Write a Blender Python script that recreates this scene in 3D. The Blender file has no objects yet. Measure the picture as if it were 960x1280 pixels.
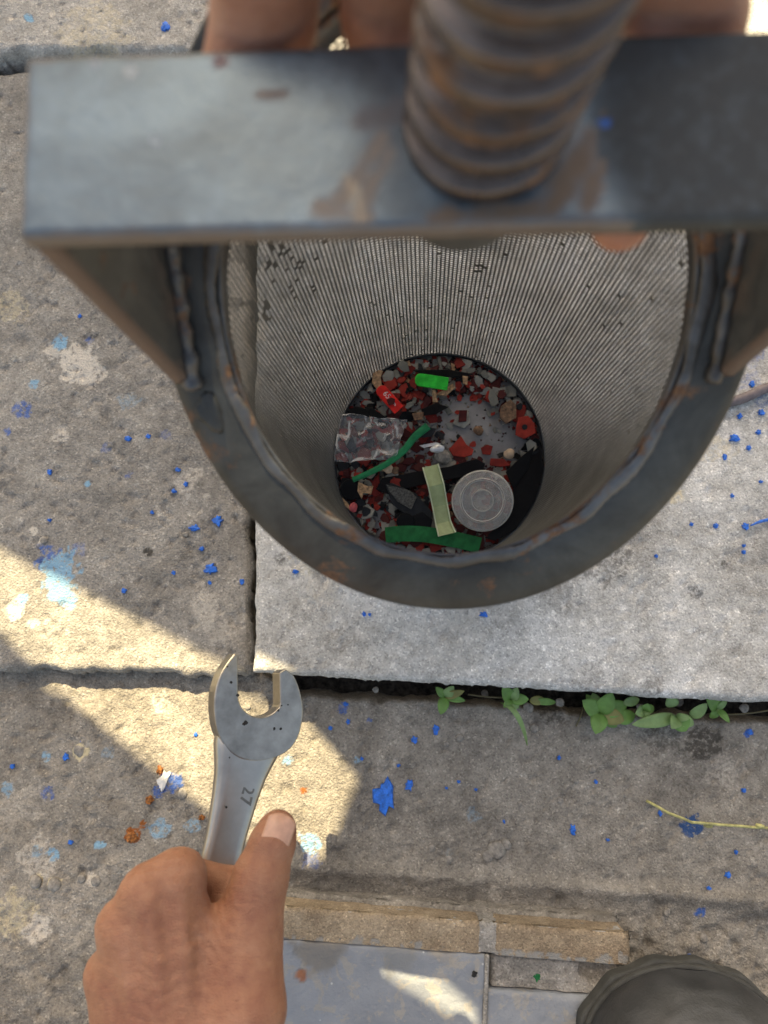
import bpy, bmesh, math, random
import numpy as np
from mathutils import Vector, Matrix

random.seed(7); rng = np.random.default_rng(7)
scene = bpy.context.scene
col = scene.collection

# ------------------------------------------------------------------ camera
TAU = math.radians(12.0); HC = 0.655; F = 961.0
cam_d = bpy.data.cameras.new('camera'); cam = bpy.data.objects.new('camera', cam_d); col.objects.link(cam)
cam.location = (0, 0, HC); cam.rotation_euler = (TAU, 0, 0)
cam_d.sensor_fit = 'VERTICAL'; cam_d.sensor_height = 36; cam_d.lens = 36 * F / 1280
cam_d.clip_start = 0.005; cam_d.clip_end = 500
cam_d.dof.use_dof = True; cam_d.dof.focus_distance = 0.55; cam_d.dof.aperture_fstop = 8.0
scene.camera = cam

# ------------------------------------------------------------------ light
SUN_EL = math.radians(47); SA = math.atan2(-.2, .98)
Ldir = Vector((math.cos(SUN_EL) * .2, -math.cos(SUN_EL) * .98, -math.sin(SUN_EL)))
w = bpy.data.worlds.new('World'); scene.world = w; w.use_nodes = True
wn = w.node_tree.nodes; wl = w.node_tree.links
sky = wn.new('ShaderNodeTexSky'); sky.sky_type = 'NISHITA'; sky.sun_disc = False
sky.sun_elevation = SUN_EL; sky.sun_rotation = SA
sky.air_density = 1.0; sky.dust_density = 4.0; sky.ozone_density = 0.6
wn['Background'].inputs[1].default_value = 0.12
wl.new(sky.outputs[0], wn['Background'].inputs[0])
sd = bpy.data.lights.new('sun', 'SUN'); so = bpy.data.objects.new('sun', sd); col.objects.link(so)
sd.energy = 5.0; sd.angle = math.radians(0.4); sd.color = (1, .89, .65)
so.rotation_euler = Ldir.to_track_quat('-Z', 'Y').to_euler(); so.location = (-.6, 3, 4)
vs = scene.view_settings
vs.view_transform = 'Standard'; vs.look = 'None'; vs.exposure = 1.42; vs.gamma = 1; vs.use_curve_mapping = False
vs.use_white_balance = True; vs.white_balance_temperature = 7850; vs.white_balance_tint = 7

# ------------------------------------------------------------------ pixel helpers (960x1280 photograph)
X = Vector((1, 0, 0)); FW = Vector((0, math.sin(TAU), -math.cos(TAU))); UP = Vector((0, math.cos(TAU), math.sin(TAU)))
C0 = Vector((0, 0, HC))
def ray(px, py): return FW + X * ((px - 480) / F) + UP * ((640 - py) / F)
def P(px, py, dep): return C0 + ray(px, py) * dep
def G(px, py, z=0.0):
    r = ray(px, py); return C0 + r * ((z - HC) / r.z)
def on_plane(px, py, o, n):
    r = ray(px, py); return C0 + r * ((o - C0).dot(n) / r.dot(n))

# ------------------------------------------------------------------ noise in numpy
def vnoise(x, y, scale, seed):
    r = np.random.default_rng(seed); T = r.random((128, 128))
    x = np.asarray(x) * scale + 37.3; y = np.asarray(y) * scale + 11.7
    xi = np.floor(x).astype(int); yi = np.floor(y).astype(int); fx = x - xi; fy = y - yi
    fx = fx * fx * (3 - 2 * fx); fy = fy * fy * (3 - 2 * fy)
    a = T[xi % 128, yi % 128]; b = T[(xi + 1) % 128, yi % 128]; c = T[xi % 128, (yi + 1) % 128]; d = T[(xi + 1) % 128, (yi + 1) % 128]
    return (a * (1 - fx) + b * fx) * (1 - fy) + (c * (1 - fx) + d * fx) * fy
def fbm(x, y, scale, seed, octv=4, gain=.5):
    s = 0; a = 1; t = 0
    for i in range(octv):
        s = s + a * (vnoise(x, y, scale * 2 ** i, seed + i) * 2 - 1); t += a; a *= gain
    return s / t
def sstep(a, b, x):
    t = np.clip((x - a) / (b - a), 0, 1); return t * t * (3 - 2 * t)

# ------------------------------------------------------------------ materials
def srgb(r, g, b):
    f = lambda c: (c / 255 / 12.92) if c / 255 < .04045 else ((c / 255 + .055) / 1.055) ** 2.4
    return (f(r), f(g), f(b), 1)
class NT:
    def __init__(s, name):
        s.m = bpy.data.materials.new(name); s.m.use_nodes = True
        s.t = s.m.node_tree; s.n = s.t.nodes; s.l = s.t.links
        s.b = s.n['Principled BSDF']; s.out = s.n['Material Output']
        s.tc = s.n.new('ShaderNodeTexCoord')
    def set(s, inp, v):
        i = s.b.inputs[inp]
        if hasattr(v, 'links'): s.l.new(v, i)
        else: i.default_value = v
    def noise(s, scale, detail=4, rough=.55, dist=0, vec=None):
        k = s.n.new('ShaderNodeTexNoise'); k.inputs['Scale'].default_value = scale; k.inputs['Detail'].default_value = detail
        k.inputs['Roughness'].default_value = rough; k.inputs['Distortion'].default_value = dist
        s.l.new(vec or s.tc.outputs['Object'], k.inputs['Vector']); return k.outputs['Fac']
    def vor(s, scale, feature='F1', out='Distance', rnd=1.0):
        k = s.n.new('ShaderNodeTexVoronoi'); k.feature = feature; k.inputs['Scale'].default_value = scale
        k.inputs['Randomness'].default_value = rnd
        s.l.new(s.tc.outputs['Object'], k.inputs['Vector']); return k.outputs[out]
    def ramp(s, fac, *stops):
        k = s.n.new('ShaderNodeValToRGB'); e = k.color_ramp.elements
        while len(e) < len(stops): e.new(.5)
        for i, (p, c) in enumerate(stops):
            e[i].position = p; e[i].color = c if not isinstance(c, (int, float)) else (c, c, c, 1)
        s.l.new(fac, k.inputs[0]); return k.outputs[0]
    def mix(s, fac, a, b, mode='MIX'):
        k = s.n.new('ShaderNodeMix'); k.data_type = 'RGBA'; k.blend_type = mode
        for i, v in ((0, fac), (6, a), (7, b)):
            if hasattr(v, 'links'): s.l.new(v, k.inputs[i])
            else: k.inputs[i].default_value = v
        return k.outputs[2]
    def math(s, op, a, b=0.0):
        k = s.n.new('ShaderNodeMath'); k.operation = op
        for i, v in enumerate((a, b)):
            if hasattr(v, 'links'): s.l.new(v, k.inputs[i])
            else: k.inputs[i].default_value = v
        return k.outputs[0]
    def bump(s, h, strength=.5, dist=.001, prev=None):
        k = s.n.new('ShaderNodeBump'); k.inputs['Strength'].default_value = strength; k.inputs['Distance'].default_value = dist
        s.l.new(h, k.inputs['Height'])
        if prev: s.l.new(prev, k.inputs['Normal'])
        return k.outputs[0]
    def attr(s, name, out='Color'):
        k = s.n.new('ShaderNodeAttribute'); k.attribute_name = name; return k.outputs[out]

def concrete(name, c1, c2, c3, pit=.3, grain=760, dirt=14, bumpk=.6):
    m = NT(name)
    n1 = m.noise(dirt, 6, .6, .3); n2 = m.noise(dirt * 6, 5, .65)
    base = m.ramp(m.math('ADD', m.math('MULTIPLY', n1, .6), m.math('MULTIPLY', n2, .4)), (.38, c3), (.5, c1), (.61, c2))
    # sand grains of their own colour
    g = m.vor(grain, out='Color'); sep = m.n.new('ShaderNodeSeparateColor'); m.l.new(g, sep.inputs[0])
    gr = m.ramp(sep.outputs[0], (0, .62), (.25, .9), (.75, 1.04), (.93, 1.18), (1, 1.6))
    base = m.mix(.8, base, m.mix(1, base, gr, 'MULTIPLY'))
    g2 = m.vor(grain * .3, out='Color'); sep2 = m.n.new('ShaderNodeSeparateColor'); m.l.new(g2, sep2.inputs[0])
    gr2 = m.ramp(sep2.outputs[1], (0, .78), (.02, .84), (.04, 1), (.95, 1), (1, 1.45))
    base = m.mix(.7, base, m.mix(1, base, gr2, 'MULTIPLY'))
    # pits
    pn = m.noise(grain * .5, 3, .6)
    pits = m.ramp(pn, (.28, 0), (.40, 1))
    base = m.mix(pit, base, m.mix(1, base, pits, 'MULTIPLY'))
    mo = m.ramp(m.noise(45, 6, .7, .8), (.33, .72), (.47, 1), (.62, 1.12))
    base = m.mix(.55, base, m.mix(1, base, mo, 'MULTIPLY'))
    sp = m.ramp(m.noise(90, 2, .5, .5), (.70, 0), (.74, 1))
    base = m.mix(m.math('MULTIPLY', sp, .10), base, (.03, .028, .026, 1))
    st = m.attr('stain'); sa = m.attr('stain', 'Alpha')
    wear = m.ramp(m.noise(260, 4, .7), (.35, .15), (.55, 1))
    msk = m.ramp(m.math('MULTIPLY', sa, wear), (.12, 0), (.40, 1))
    base = m.mix(m.math('MULTIPLY', msk, m.math('MINIMUM', m.math('ADD', sa, .25), .92)), base, st)
    m.set('Base Color', base); m.set('Roughness', .93); m.b.inputs['Specular IOR Level'].default_value = .2
    b1 = m.bump(m.noise(grain * .9, 4, .65), bumpk, .0025)
    b2 = m.bump(m.vor(grain * .7), bumpk * .7, .0016, b1)
    m.set('Normal', b2)
    return m.m

def simple(name, c, rough=.5, metal=0, var=.15, vscale=120, bump=.15, bscale=400, spec=.5, bd=.0006):
    m = NT(name)
    n = m.noise(vscale, 4, .6)
    dark = tuple(x * (1 - var * 2) for x in c[:3]) + (1,); lite = tuple(min(1, x * (1 + var * 1.5)) for x in c[:3]) + (1,)
    m.set('Base Color', m.ramp(n, (.3, dark), (.7, lite)))
    m.set('Roughness', rough); m.set('Metallic', metal); m.b.inputs['Specular IOR Level'].default_value = spec
    if bump: m.set('Normal', m.bump(m.noise(bscale, 4, .6), bump, bd))
    return m.m

def scale_steel(name, c1, c2, rust_amt=.62, rough=.42, metal=.75):
    m = NT(name)
    n = m.noise(22, 6, .65, .6); n2 = m.noise(160, 4, .6)
    base = m.ramp(n, (.32, c2), (.62, c1))
    base = m.mix(.35, base, m.mix(1, base, m.ramp(n2, (.3, .5), (.7, 1.3)), 'MULTIPLY'))
    rn = m.noise(38, 7, .7, .4); rmask = m.ramp(rn, (rust_amt, 0), (rust_amt + .07, 1))
    rcol = m.ramp(m.noise(300, 4, .7), (.3, (.075, .035, .02, 1)), (.7, (.20, .105, .055, 1)))
    base = m.mix(rmask, base, rcol)
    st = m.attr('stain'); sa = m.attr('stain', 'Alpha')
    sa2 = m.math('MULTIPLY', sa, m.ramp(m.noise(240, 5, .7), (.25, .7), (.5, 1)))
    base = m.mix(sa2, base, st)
    m.set('Base Color', base)
    rf = m.math('MAXIMUM', rmask, sa2)
    m.set('Metallic', m.ramp(rf, (0, metal), (1, .05)))
    m.set('Roughness', m.math('ADD', m.ramp(rf, (0, rough), (1, .85)), m.math('MULTIPLY', m.math('SUBTRACT', n2, .5), .25)))
    m.set('Normal', m.bump(m.noise(500, 4, .6), .25, .0006))
    return m.m

M = {}
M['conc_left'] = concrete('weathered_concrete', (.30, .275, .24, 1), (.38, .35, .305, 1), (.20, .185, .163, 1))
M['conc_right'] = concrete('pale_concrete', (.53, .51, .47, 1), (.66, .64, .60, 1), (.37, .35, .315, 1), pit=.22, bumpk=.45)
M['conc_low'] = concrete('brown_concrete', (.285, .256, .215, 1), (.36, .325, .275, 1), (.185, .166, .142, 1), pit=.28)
M['conc_top'] = concrete('sandy_concrete', (.46, .43, .385, 1), (.56, .525, .47, 1), (.32, .30, .265, 1), grain=800)
M['brick'] = concrete('tan_brick', (.36, .275, .185, 1), (.44, .345, .24, 1), (.27, .20, .135, 1), pit=.15, grain=900)
M['mortar'] = concrete('mortar', (.38, .35, .31, 1), (.45, .42, .38, 1), (.26, .24, .21, 1), pit=.3)
def painted():
    m = NT('grey_paint')
    base = m.ramp(m.noise(18, 5, .6), (.35, (.20, .215, .235, 1)), (.65, (.28, .295, .315, 1)))
    sp = m.vor(70, out='Distance'); spm = m.ramp(sp, (.03, 1), (.07, 0))
    base = m.mix(m.math('MULTIPLY', spm, .8), base, (.6, .6, .58, 1))
    wear = m.ramp(m.noise(55, 6, .7, .5), (.53, 0), (.58, 1))
    base = m.mix(m.math('MULTIPLY', wear, .55), base, (.36, .32, .26, 1))
    st = m.attr('stain'); sa = m.attr('stain', 'Alpha')
    base = m.mix(sa, base, st)
    m.set('Base Color', base); m.set('Roughness', .55)
    m.set('Normal', m.bump(m.noise(170, 5, .6), .6, .0018, m.bump(m.noise(700, 3), .2, .0008)))
    return m.m
M['paint_grey'] = painted()
M['soil'] = simple('dark_soil', (.05, .042, .034, 1), .95, 0, .4, 200, .8, 500, .1, .002)
M['steel_bar'] = scale_steel('blue_mill_scale', (.155, .205, .245, 1), (.095, .118, .137, 1), .67, .40, .72)
M['steel_leg'] = scale_steel('dull_mill_scale', (.11, .112, .11, 1), (.06, .06, .058, 1), .60, .5, .5)
M['steel_ring'] = scale_steel('ring_mill_scale', (.07, .071, .068, 1), (.025, .0235, .022, 1), .575, .48, .45)
M['weld'] = scale_steel('weld_metal', (.135, .137, .145, 1), (.06, .054, .05, 1), .535, .45, .6)
M['screw'] = scale_steel('screw_steel', (.165, .132, .115, 1), (.08, .058, .047, 1), .57, .30, .75)
M['rust_edge'] = simple('rusty_cut_edge', (.15, .095, .065, 1), .7, .2, .3, 150, .4, 400)
def stainless():
    m = NT('perforated_stainless')
    n = m.noise(30, 4, .6)
    m.set('Base Color', m.ramp(n, (.3, (.10, .097, .09, 1)), (.7, (.19, .185, .172, 1))))
    m.set('Metallic', .75); m.set('Roughness', .5); return m.m
M['mesh'] = stainless()
M['plate'] = simple('grey_plate', (.27, .265, .265, 1), .6, .1, .15, 60, .2)
def wrench_m():
    m = NT('satin_chrome')
    sc = m.n.new('ShaderNodeMapping'); m.l.new(m.tc.outputs['Object'], sc.inputs[0]); sc.inputs['Scale'].default_value = (1, .06, 1)
    n = m.noise(900, 3, .6, 0, sc.outputs[0])
    n0 = m.noise(60, 5, .6)
    m.set('Base Color', m.ramp(n0, (.3, (.38, .355, .315, 1)), (.7, (.48, .455, .41, 1))))
    m.set('Metallic', .95); m.set('Roughness', m.math('ADD', m.math('MULTIPLY', n, .2), .27))
    m.set('Normal', m.bump(m.noise(700, 3), .06, .0005)); return m.m
M['chrome'] = wrench_m()
M['chrome_dark'] = simple('cast_steel_face', (.36, .33, .285, 1), .33, .95, .16, 70, .10, 500)
M['stamp'] = simple('stamped_steel', (.20, .185, .16, 1), .35, .9, .1)
M['soot'] = simple('dark_speck', (.02, .018, .016, 1), .8, 0, .2)
def skin(name, c1, c2, c3, k=1):
    m = NT(name)
    n = m.noise(28, 5, .6, .2); n2 = m.noise(180, 4, .6)
    base = m.ramp(m.math('ADD', m.math('MULTIPLY', n, .7), m.math('MULTIPLY', n2, .3)), (.34, c2), (.5, c1), (.66, c3))
    m.set('Base Color', base); m.set('Roughness', .52)
    m.set('Subsurface Weight', .18); m.b.inputs['Subsurface Radius'].default_value = (.008, .003, .0015)
    m.b.inputs['Subsurface Scale'].default_value = .4
    v = m.vor(750, 'DISTANCE_TO_EDGE')
    b1 = m.bump(m.ramp(v, (0, 0), (.25, 1)), .30 * k, .0007)
    sc = m.n.new('ShaderNodeMapping'); m.l.new(m.tc.outputs['Object'], sc.inputs[0]); sc.inputs['Scale'].default_value = (.35, 1, .6)
    b2 = m.bump(m.noise(260, 5, .65, .8, sc.outputs[0]), .55 * k, .0014, b1)
    b2 = m.bump(m.noise(70, 3, .5, .4), .35 * k, .003, b2)
    m.set('Normal', b2); return m.m
M['skin'] = skin('tanned_skin', (.30, .132, .073, 1), (.22, .082, .046, 1), (.37, .185, .112, 1))
M['skin2'] = skin('ruddy_skin', (.40, .185, .12, 1), (.32, .13, .08, 1), (.46, .235, .16, 1))
M['nail'] = simple('thumb_nail', (.52, .29, .20, 1), .32, 0, .08, 200, .05)
M['boot'] = simple('black_rubber', (.034, .0345, .0355, 1), .48, 0, .25, 40, .6, 520, .7)
M['boot_sole'] = simple('grey_rubber', (.062, .061, .055, 1), .75, 0, .2, 60, .3, 600, .3)
def plastic(name, c, rough=.42, spec=.22, var=.18): return simple(name, c, rough, 0, var, 160, .25, 600, spec)
M['red1'] = plastic('red_flake', (.22, .020, .014, 1), .5); M['red2'] = plastic('maroon_flake', (.075, .011, .010, 1), .5)
M['red3'] = plastic('brick_red_flake', (.33, .032, .02, 1), .5)
M['grey1'] = plastic('grey_flake', (.30, .29, .25, 1), .55); M['grey2'] = plastic('olive_grey_flake', (.20, .195, .165, 1), .55)
M['black1'] = plastic('black_flake', (.0035, .004, .005, 1), .35, .16); M['black2'] = plastic('charcoal_flake', (.018, .020, .023, 1), .45, .2)
M['tan1'] = simple('tan_chip', (.46, .27, .14, 1), .7, 0, .35, 500, .4, 900); M['brown1'] = simple('brown_chip', (.20, .11, .06, 1), .75, 0, .4, 400, .5)
M['cream'] = simple('cream_pebble', (.62, .44, .29, 1), .6, 0, .15, 200, .2)
M['pink'] = plastic('pink_plastic', (.62, .12, .13, 1)); M['lime'] = plastic('bright_green_plastic', (.012, .52, .05, 1), .35)
M['green'] = plastic('green_plastic', (.012, .22, .085, 1), .35); M['dgreen'] = plastic('dark_green_ribbon', (.010, .15, .045, 1), .45)
M['tag'] = plastic('red_tag_plastic', (.66, .022, .018, 1), .35); M['print'] = plastic('white_print', (.75, .62, .60, 1), .5)
M['palegreen'] = plastic('pale_green_plastic', (.40, .48, .25, 1), .35, .5, .08)
M['paleedge'] = plastic('pale_green_edge', (.62, .68, .47, 1), .4, .5, .05)
M['grit'] = simple('gritty_dark_rubber', (.085, .085, .08, 1), .85, 0, .4, 700, .8, 1200)
M['foil'] = simple('white_foil', (.75, .75, .75, 1), .3, .4, .1, 200, .5, 400)
M['blue'] = simple('blue_paint', (.008, .15, .62, 1), .5, 0, .25, 300, .5, 500)
M['white_chip'] = simple('white_paint', (.68, .66, .62, 1), .6, 0, .1)
M['rust_chip'] = simple('orange_rust', (.33, .12, .03, 1), .9, 0, .4, 500, .6)
M['pebble'] = simple('grey_pebble', (.27, .245, .21, 1), .8, 0, .25, 300, .5, 600)
M['cable'] = simple('cable_sheath', (.16, .125, .125, 1), .55, 0, .2)
M['straw'] = simple('dry_straw', (.50, .46, .18, 1), .6, 0, .25, 200, .2)
M['wood'] = simple('blocker_board', (.30, .25, .19, 1), .8, 0, .2)  # only for the added sun blockers
def leaf_m(name, c):
    m = NT(name)
    m.set('Base Color', m.ramp(m.noise(140, 4), (.3, tuple(x * .65 for x in c[:3]) + (1,)), (.7, c)))
    m.set('Roughness', .45)
    m.set('Normal', m.bump(m.noise(500, 3), .3, .0008))
    tr = m.n.new('ShaderNodeBsdfTranslucent'); tr.inputs[0].default_value = (c[0] * 1.3, c[1] * 1.2, c[2] * .7, 1)
    mx = m.n.new('ShaderNodeMixShader'); mx.inputs[0].default_value = .25
    m.l.new(m.b.outputs[0], mx.inputs[1]); m.l.new(tr.outputs[0], mx.inputs[2]); m.l.new(mx.outputs[0], m.out.inputs[0])
    return m.m
M['leaf'] = leaf_m('fresh_leaf', (.22, .42, .10, 1)); M['leaf2'] = leaf_m('pale_leaf', (.33, .50, .19, 1)); M['leaf3'] = leaf_m('yellowed_leaf', (.33, .32, .10, 1)); M['stem'] = leaf_m('stem', (.20, .17, .09, 1))
def film(name, alpha, col_, rough):
    m = NT(name)
    m.set('Base Color', col_); m.set('Roughness', rough); m.set('Alpha', alpha); m.b.inputs['Specular IOR Level'].default_value = 1.0
    return m
fm = film('clear_film', .2, (.8, .8, .8, 1), .12)
fr = fm.n.new('ShaderNodeLayerWeight'); fr.inputs[0].default_value = .45
fm.set('Alpha', fm.ramp(fr.outputs[1], (.15, .09), (.75, .82)))
M['film'] = fm.m
fm = film('clear_cap', .5, (.62, .60, .56, 1), .14)
fr = fm.n.new('ShaderNodeLayerWeight'); fr.inputs[0].default_value = .35
fm.set('Alpha', fm.ramp(fr.outputs[1], (.05, .36), (.45, .95)))
M['capm'] = fm.m

# ------------------------------------------------------------------ object helpers
def link(name, me, mat, parent=None, smooth=False):
    o = bpy.data.objects.new(name, me); col.objects.link(o)
    if mat is not None:
        if isinstance(mat, (list, tuple)):
            for k in mat: me.materials.append(M[k])
        elif not me.materials: me.materials.append(M[mat])
    if parent is not None: o.parent = parent
    if smooth: me.shade_smooth()
    return o
def mesh(verts, faces, name='mesh'):
    me = bpy.data.meshes.new(name)
    me.from_pydata([tuple(v) for v in verts], [], [tuple(f) for f in faces]); me.update(); return me
def np_mesh(V, Q, name='mesh'):
    me = bpy.data.meshes.new(name); V = np.asarray(V, np.float32); Q = np.asarray(Q, np.int32); k = Q.shape[1]
    me.vertices.add(len(V)); me.vertices.foreach_set('co', V.ravel())
    me.loops.add(Q.size); me.loops.foreach_set('vertex_index', Q.ravel())
    me.polygons.add(len(Q)); me.polygons.foreach_set('loop_start', np.arange(0, Q.size, k, dtype=np.int32))
    me.update(calc_edges=True); return me
def grid_quads(nu, nv, wrap_u=False):
    u = np.arange(nu if wrap_u else nu - 1); v = np.arange(nv - 1); U, V = np.meshgrid(u, v, indexing='ij')
    U1 = (U + 1) % nu
    return np.stack([U * nv + V, U1 * nv + V, U1 * nv + V + 1, U * nv + V + 1], -1).reshape(-1, 4)
def set_stain(me, rgba):
    a = me.color_attributes.new('stain', 'FLOAT_COLOR', 'POINT'); a.data.foreach_set('color', np.asarray(rgba, np.float32).ravel())
def tag(o, label, cat, group=None, kind=None):
    if label: o['label'] = label
    if cat: o['category'] = cat
    if group: o['group'] = group
    if kind: o['kind'] = kind
    return o
def thing(name, label, cat, loc, group=None, mw=None):
    o = bpy.data.objects.new(name, None); col.objects.link(o); o.empty_display_size = .02
    if mw is not None: o.matrix_world = mw
    else: o.location = loc
    return tag(o, label, cat, group)
def frame(o, x, y, z):
    m = Matrix.Identity(4)
    for i, a in enumerate((x, y, z)):
        for j in range(3): m[j][i] = a[j]
    m.translation = o; return m
def prism(outline, z0, z1):
    n = len(outline); v = [(x, y, z0) for x, y in outline] + [(x, y, z1) for x, y in outline]
    f = [tuple(range(n - 1, -1, -1)), tuple(range(n, 2 * n))] + [(i, (i + 1) % n, n + (i + 1) % n, n + i) for i in range(n)]
    return mesh(v, f)
def bevel(o, width, seg=2, ang=40):
    b = o.modifiers.new('bevel', 'BEVEL'); b.width = width; b.segments = seg; b.limit_method = 'ANGLE'; b.angle_limit = math.radians(ang); b.use_clamp_overlap = True
    return o
def box(x0, x1, y0, y1, z0, z1): return prism([(x0, y0), (x1, y0), (x1, y1), (x0, y1)], z0, z1)
def tube(pts, rad, seg=8, cap=True):
    pts = [Vector(p) for p in pts]; n = len(pts); V = []; Fc = []
    rad = rad if isinstance(rad, (list, tuple)) else [rad] * n
    prev = None
    for i, p in enumerate(pts):
        t = (pts[min(i + 1, n - 1)] - pts[max(i - 1, 0)]).normalized()
        ref = prev if prev is not None else (Vector((0, 0, 1)) if abs(t.z) < .9 else Vector((1, 0, 0)))
        a = (ref - t * ref.dot(t)).normalized(); prev = a; b = t.cross(a)
        for k in range(seg):
            an = 2 * math.pi * k / seg; V.append(p + (a * math.cos(an) + b * math.sin(an)) * rad[i])
    for i in range(n - 1):
        for k in range(seg):
            Fc.append((i * seg + k, i * seg + (k + 1) % seg, (i + 1) * seg + (k + 1) % seg, (i + 1) * seg + k))
    if cap: Fc += [tuple(range(seg - 1, -1, -1)), tuple((n - 1) * seg + k for k in range(seg))]
    return mesh(V, Fc)
def bez(p0, p1, p2, n=10):
    return [p0 * (1 - t) ** 2 + p1 * (2 * t * (1 - t)) + p2 * t * t for t in [i / n for i in range(n + 1)]]
def text_mesh(body, size, extrude, bevel_=0, space=1.0):
    c = bpy.data.curves.new('lettering', 'FONT'); c.body = body; c.size = size; c.extrude = extrude; c.bevel_depth = bevel_
    c.align_x = 'CENTER'; c.align_y = 'CENTER'; c.space_character = space
    o = bpy.data.objects.new('lettering', c); col.objects.link(o)
    bpy.context.view_layer.update()
    me = bpy.data.meshes.new_from_object(o.evaluated_get(bpy.context.evaluated_depsgraph_get()))
    bpy.data.objects.remove(o); return me

# ================================================================== GROUND
me = mesh([(-150, -150, -.06), (150, -150, -.06), (150, 150, -.06), (-150, 150, -.06)], [(0, 1, 2, 3)])
tag(link('ground', me, 'conc_low'), 'wide weathered concrete yard under the slabs', 'ground', kind='structure')

BLUE = srgb(32, 96, 178); LBLUE = srgb(132, 178, 205); DBLUE = srgb(40, 80, 130); WHITE = srgb(215, 205, 190); RUST = srgb(150, 85, 35); DARK = srgb(58, 54, 48); CREAM = srgb(222, 205, 165)
# stains: px, py, radius px, colour, strength
STAINS = [(280, 290, 44, WHITE, .75), (286, 350, 44, WHITE, .75), (292, 410, 42, WHITE, .75), (298, 470, 36, WHITE, .75), (304, 530, 28, WHITE, .7), (306, 580, 20, WHITE, .6), (75, 715, 26, LBLUE, .8), (82, 745, 22, LBLUE, .75), (62, 700, 20, BLUE, .55), (58, 690, 15, BLUE, .6), (30, 748, 8, LBLUE, .9), (20, 762, 12, WHITE, .6), (40, 780, 10, WHITE, .5),
 (100, 455, 34, WHITE, .65), (70, 440, 18, WHITE, .5), (125, 465, 16, WHITE, .6), (75, 430, 12, LBLUE, .8), (102, 442, 10, BLUE, .6), (110, 425, 8, BLUE, .5), (30, 512, 14, BLUE, .55), (42, 480, 9, LBLUE, .7), (10, 540, 8, BLUE, .6),
 (75, 545, 16, WHITE, .45), (160, 500, 16, LBLUE, .35), (133, 560, 8, BLUE, .4), (230, 605, 16, WHITE, .35), (245, 592, 12, WHITE, .35), (42, 664, 8, WHITE, .6), (52, 676, 7, WHITE, .6), (110, 605, 6, LBLUE, .8), (160, 594, 6, BLUE, .5), (100, 687, 10, BLUE, .4), (260, 760, 26, WHITE, .35), (275, 790, 22, WHITE, .3), (200, 880, 14, WHITE, .4),
 (15, 380, 30, CREAM, .3), (205, 545, 10, BLUE, .35), (185, 690, 6, DARK, .6),
 (35, 22, 8, LBLUE, .9), (13, 22, 5, WHITE, .8), (64, 18, 6, WHITE, .8), (120, 40, 60, CREAM, .3),
 (863, 1032, 14, DBLUE, .9), (875, 1141, 8, BLUE, .8), (935, 915, 8, BLUE, .8), (590, 1020, 12, LBLUE, .35), (620, 1115, 10, WHITE, .35), (560, 1065, 9, LBLUE, .25), (880, 935, 26, DARK, .5), (830, 925, 22, DARK, .35), (900, 960, 28, WHITE, .3), (690, 890, 20, DARK, .4),
 (430, 884, 9, BLUE, .55), (446, 950, 7, LBLUE, .6), (360, 950, 8, LBLUE, .6), (462, 900, 5, BLUE, .5), (386, 1053, 14, LBLUE, .7), (388, 1075, 12, BLUE, .4), (372, 1020, 10, DARK, .35),
 (60, 990, 11, BLUE, .5), (56, 945, 9, LBLUE, .6), (135, 940, 10, LBLUE, .35), (200, 1038, 14, LBLUE, .55), (240, 1032, 9, LBLUE, .5), (215, 978, 14, BLUE, .65), (197, 990, 8, BLUE, .6), (125, 1056, 8, LBLUE, .8), (68, 1068, 9, LBLUE, .7), (46, 1064, 8, LBLUE, .5), (50, 1075, 28, WHITE, .35), (30, 1000, 34, WHITE, .25), (100, 940, 10, CREAM, .6), (165, 1045, 9, RUST, .9), (200, 962, 5, RUST, .8), (187, 1000, 5, RUST, .7), (178, 1030, 4, RUST, .7),
 (20, 1150, 30, CREAM, .35), (45, 1102, 10, CREAM, .7), (68, 1105, 9, CREAM, .6), (45, 1165, 20, WHITE, .5), (115, 1100, 10, WHITE, .5), (8, 985, 10, LBLUE, .5), (280, 900, 6, RUST, .3), (380, 988, 5, RUST, .7), (312, 948, 5, LBLUE, .6),
 (470, 780, 40, DARK, .12), (760, 700, 34, DARK, .35), (700, 745, 30, DARK, .25), (820, 860, 18, DARK, .35), (740, 850, 22, DARK, .3), (930, 470, 26, BLUE, .35), (950, 500, 12, DBLUE, .5), (945, 440, 14, BLUE, .4), (870, 740, 9, DARK, .4), (905, 705, 7, DARK, .5), (845, 620, 12, CREAM, .4), (900, 560, 24, CREAM, .3), (400, 740, 20, WHITE, .3), (380, 695, 24, CREAM, .25), (560, 800, 60, WHITE, .25), (640, 835, 30, DARK, .2), (350, 700, 8, DARK, .4)]
def stain_rgba(V, z, pick=None, extra=()):
    V = np.asarray(V); rgba = np.zeros((len(V), 4), np.float32)
    wob = fbm(V[:, 0], V[:, 1], 90, 51, 3); wob2 = fbm(V[:, 0], V[:, 1], 300, 58, 2)
    for (px, py, r, c, s) in list(STAINS) + list(extra):
        g = G(px, py, z); R = r * .60 / F; s = s * (.75 if c in (BLUE, LBLUE, DBLUE) else 1)
        d = np.hypot(V[:, 0] - g.x, V[:, 1] - g.y) / R
        if d.min() > 2: continue
        m = sstep(1.15, .75, d + wob * .55 + wob2 * .35) * s
        k = m > rgba[:, 3]
        rgba[k, :3] = c[:3]; rgba[k, 3] = m[k]
    return rgba

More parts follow.
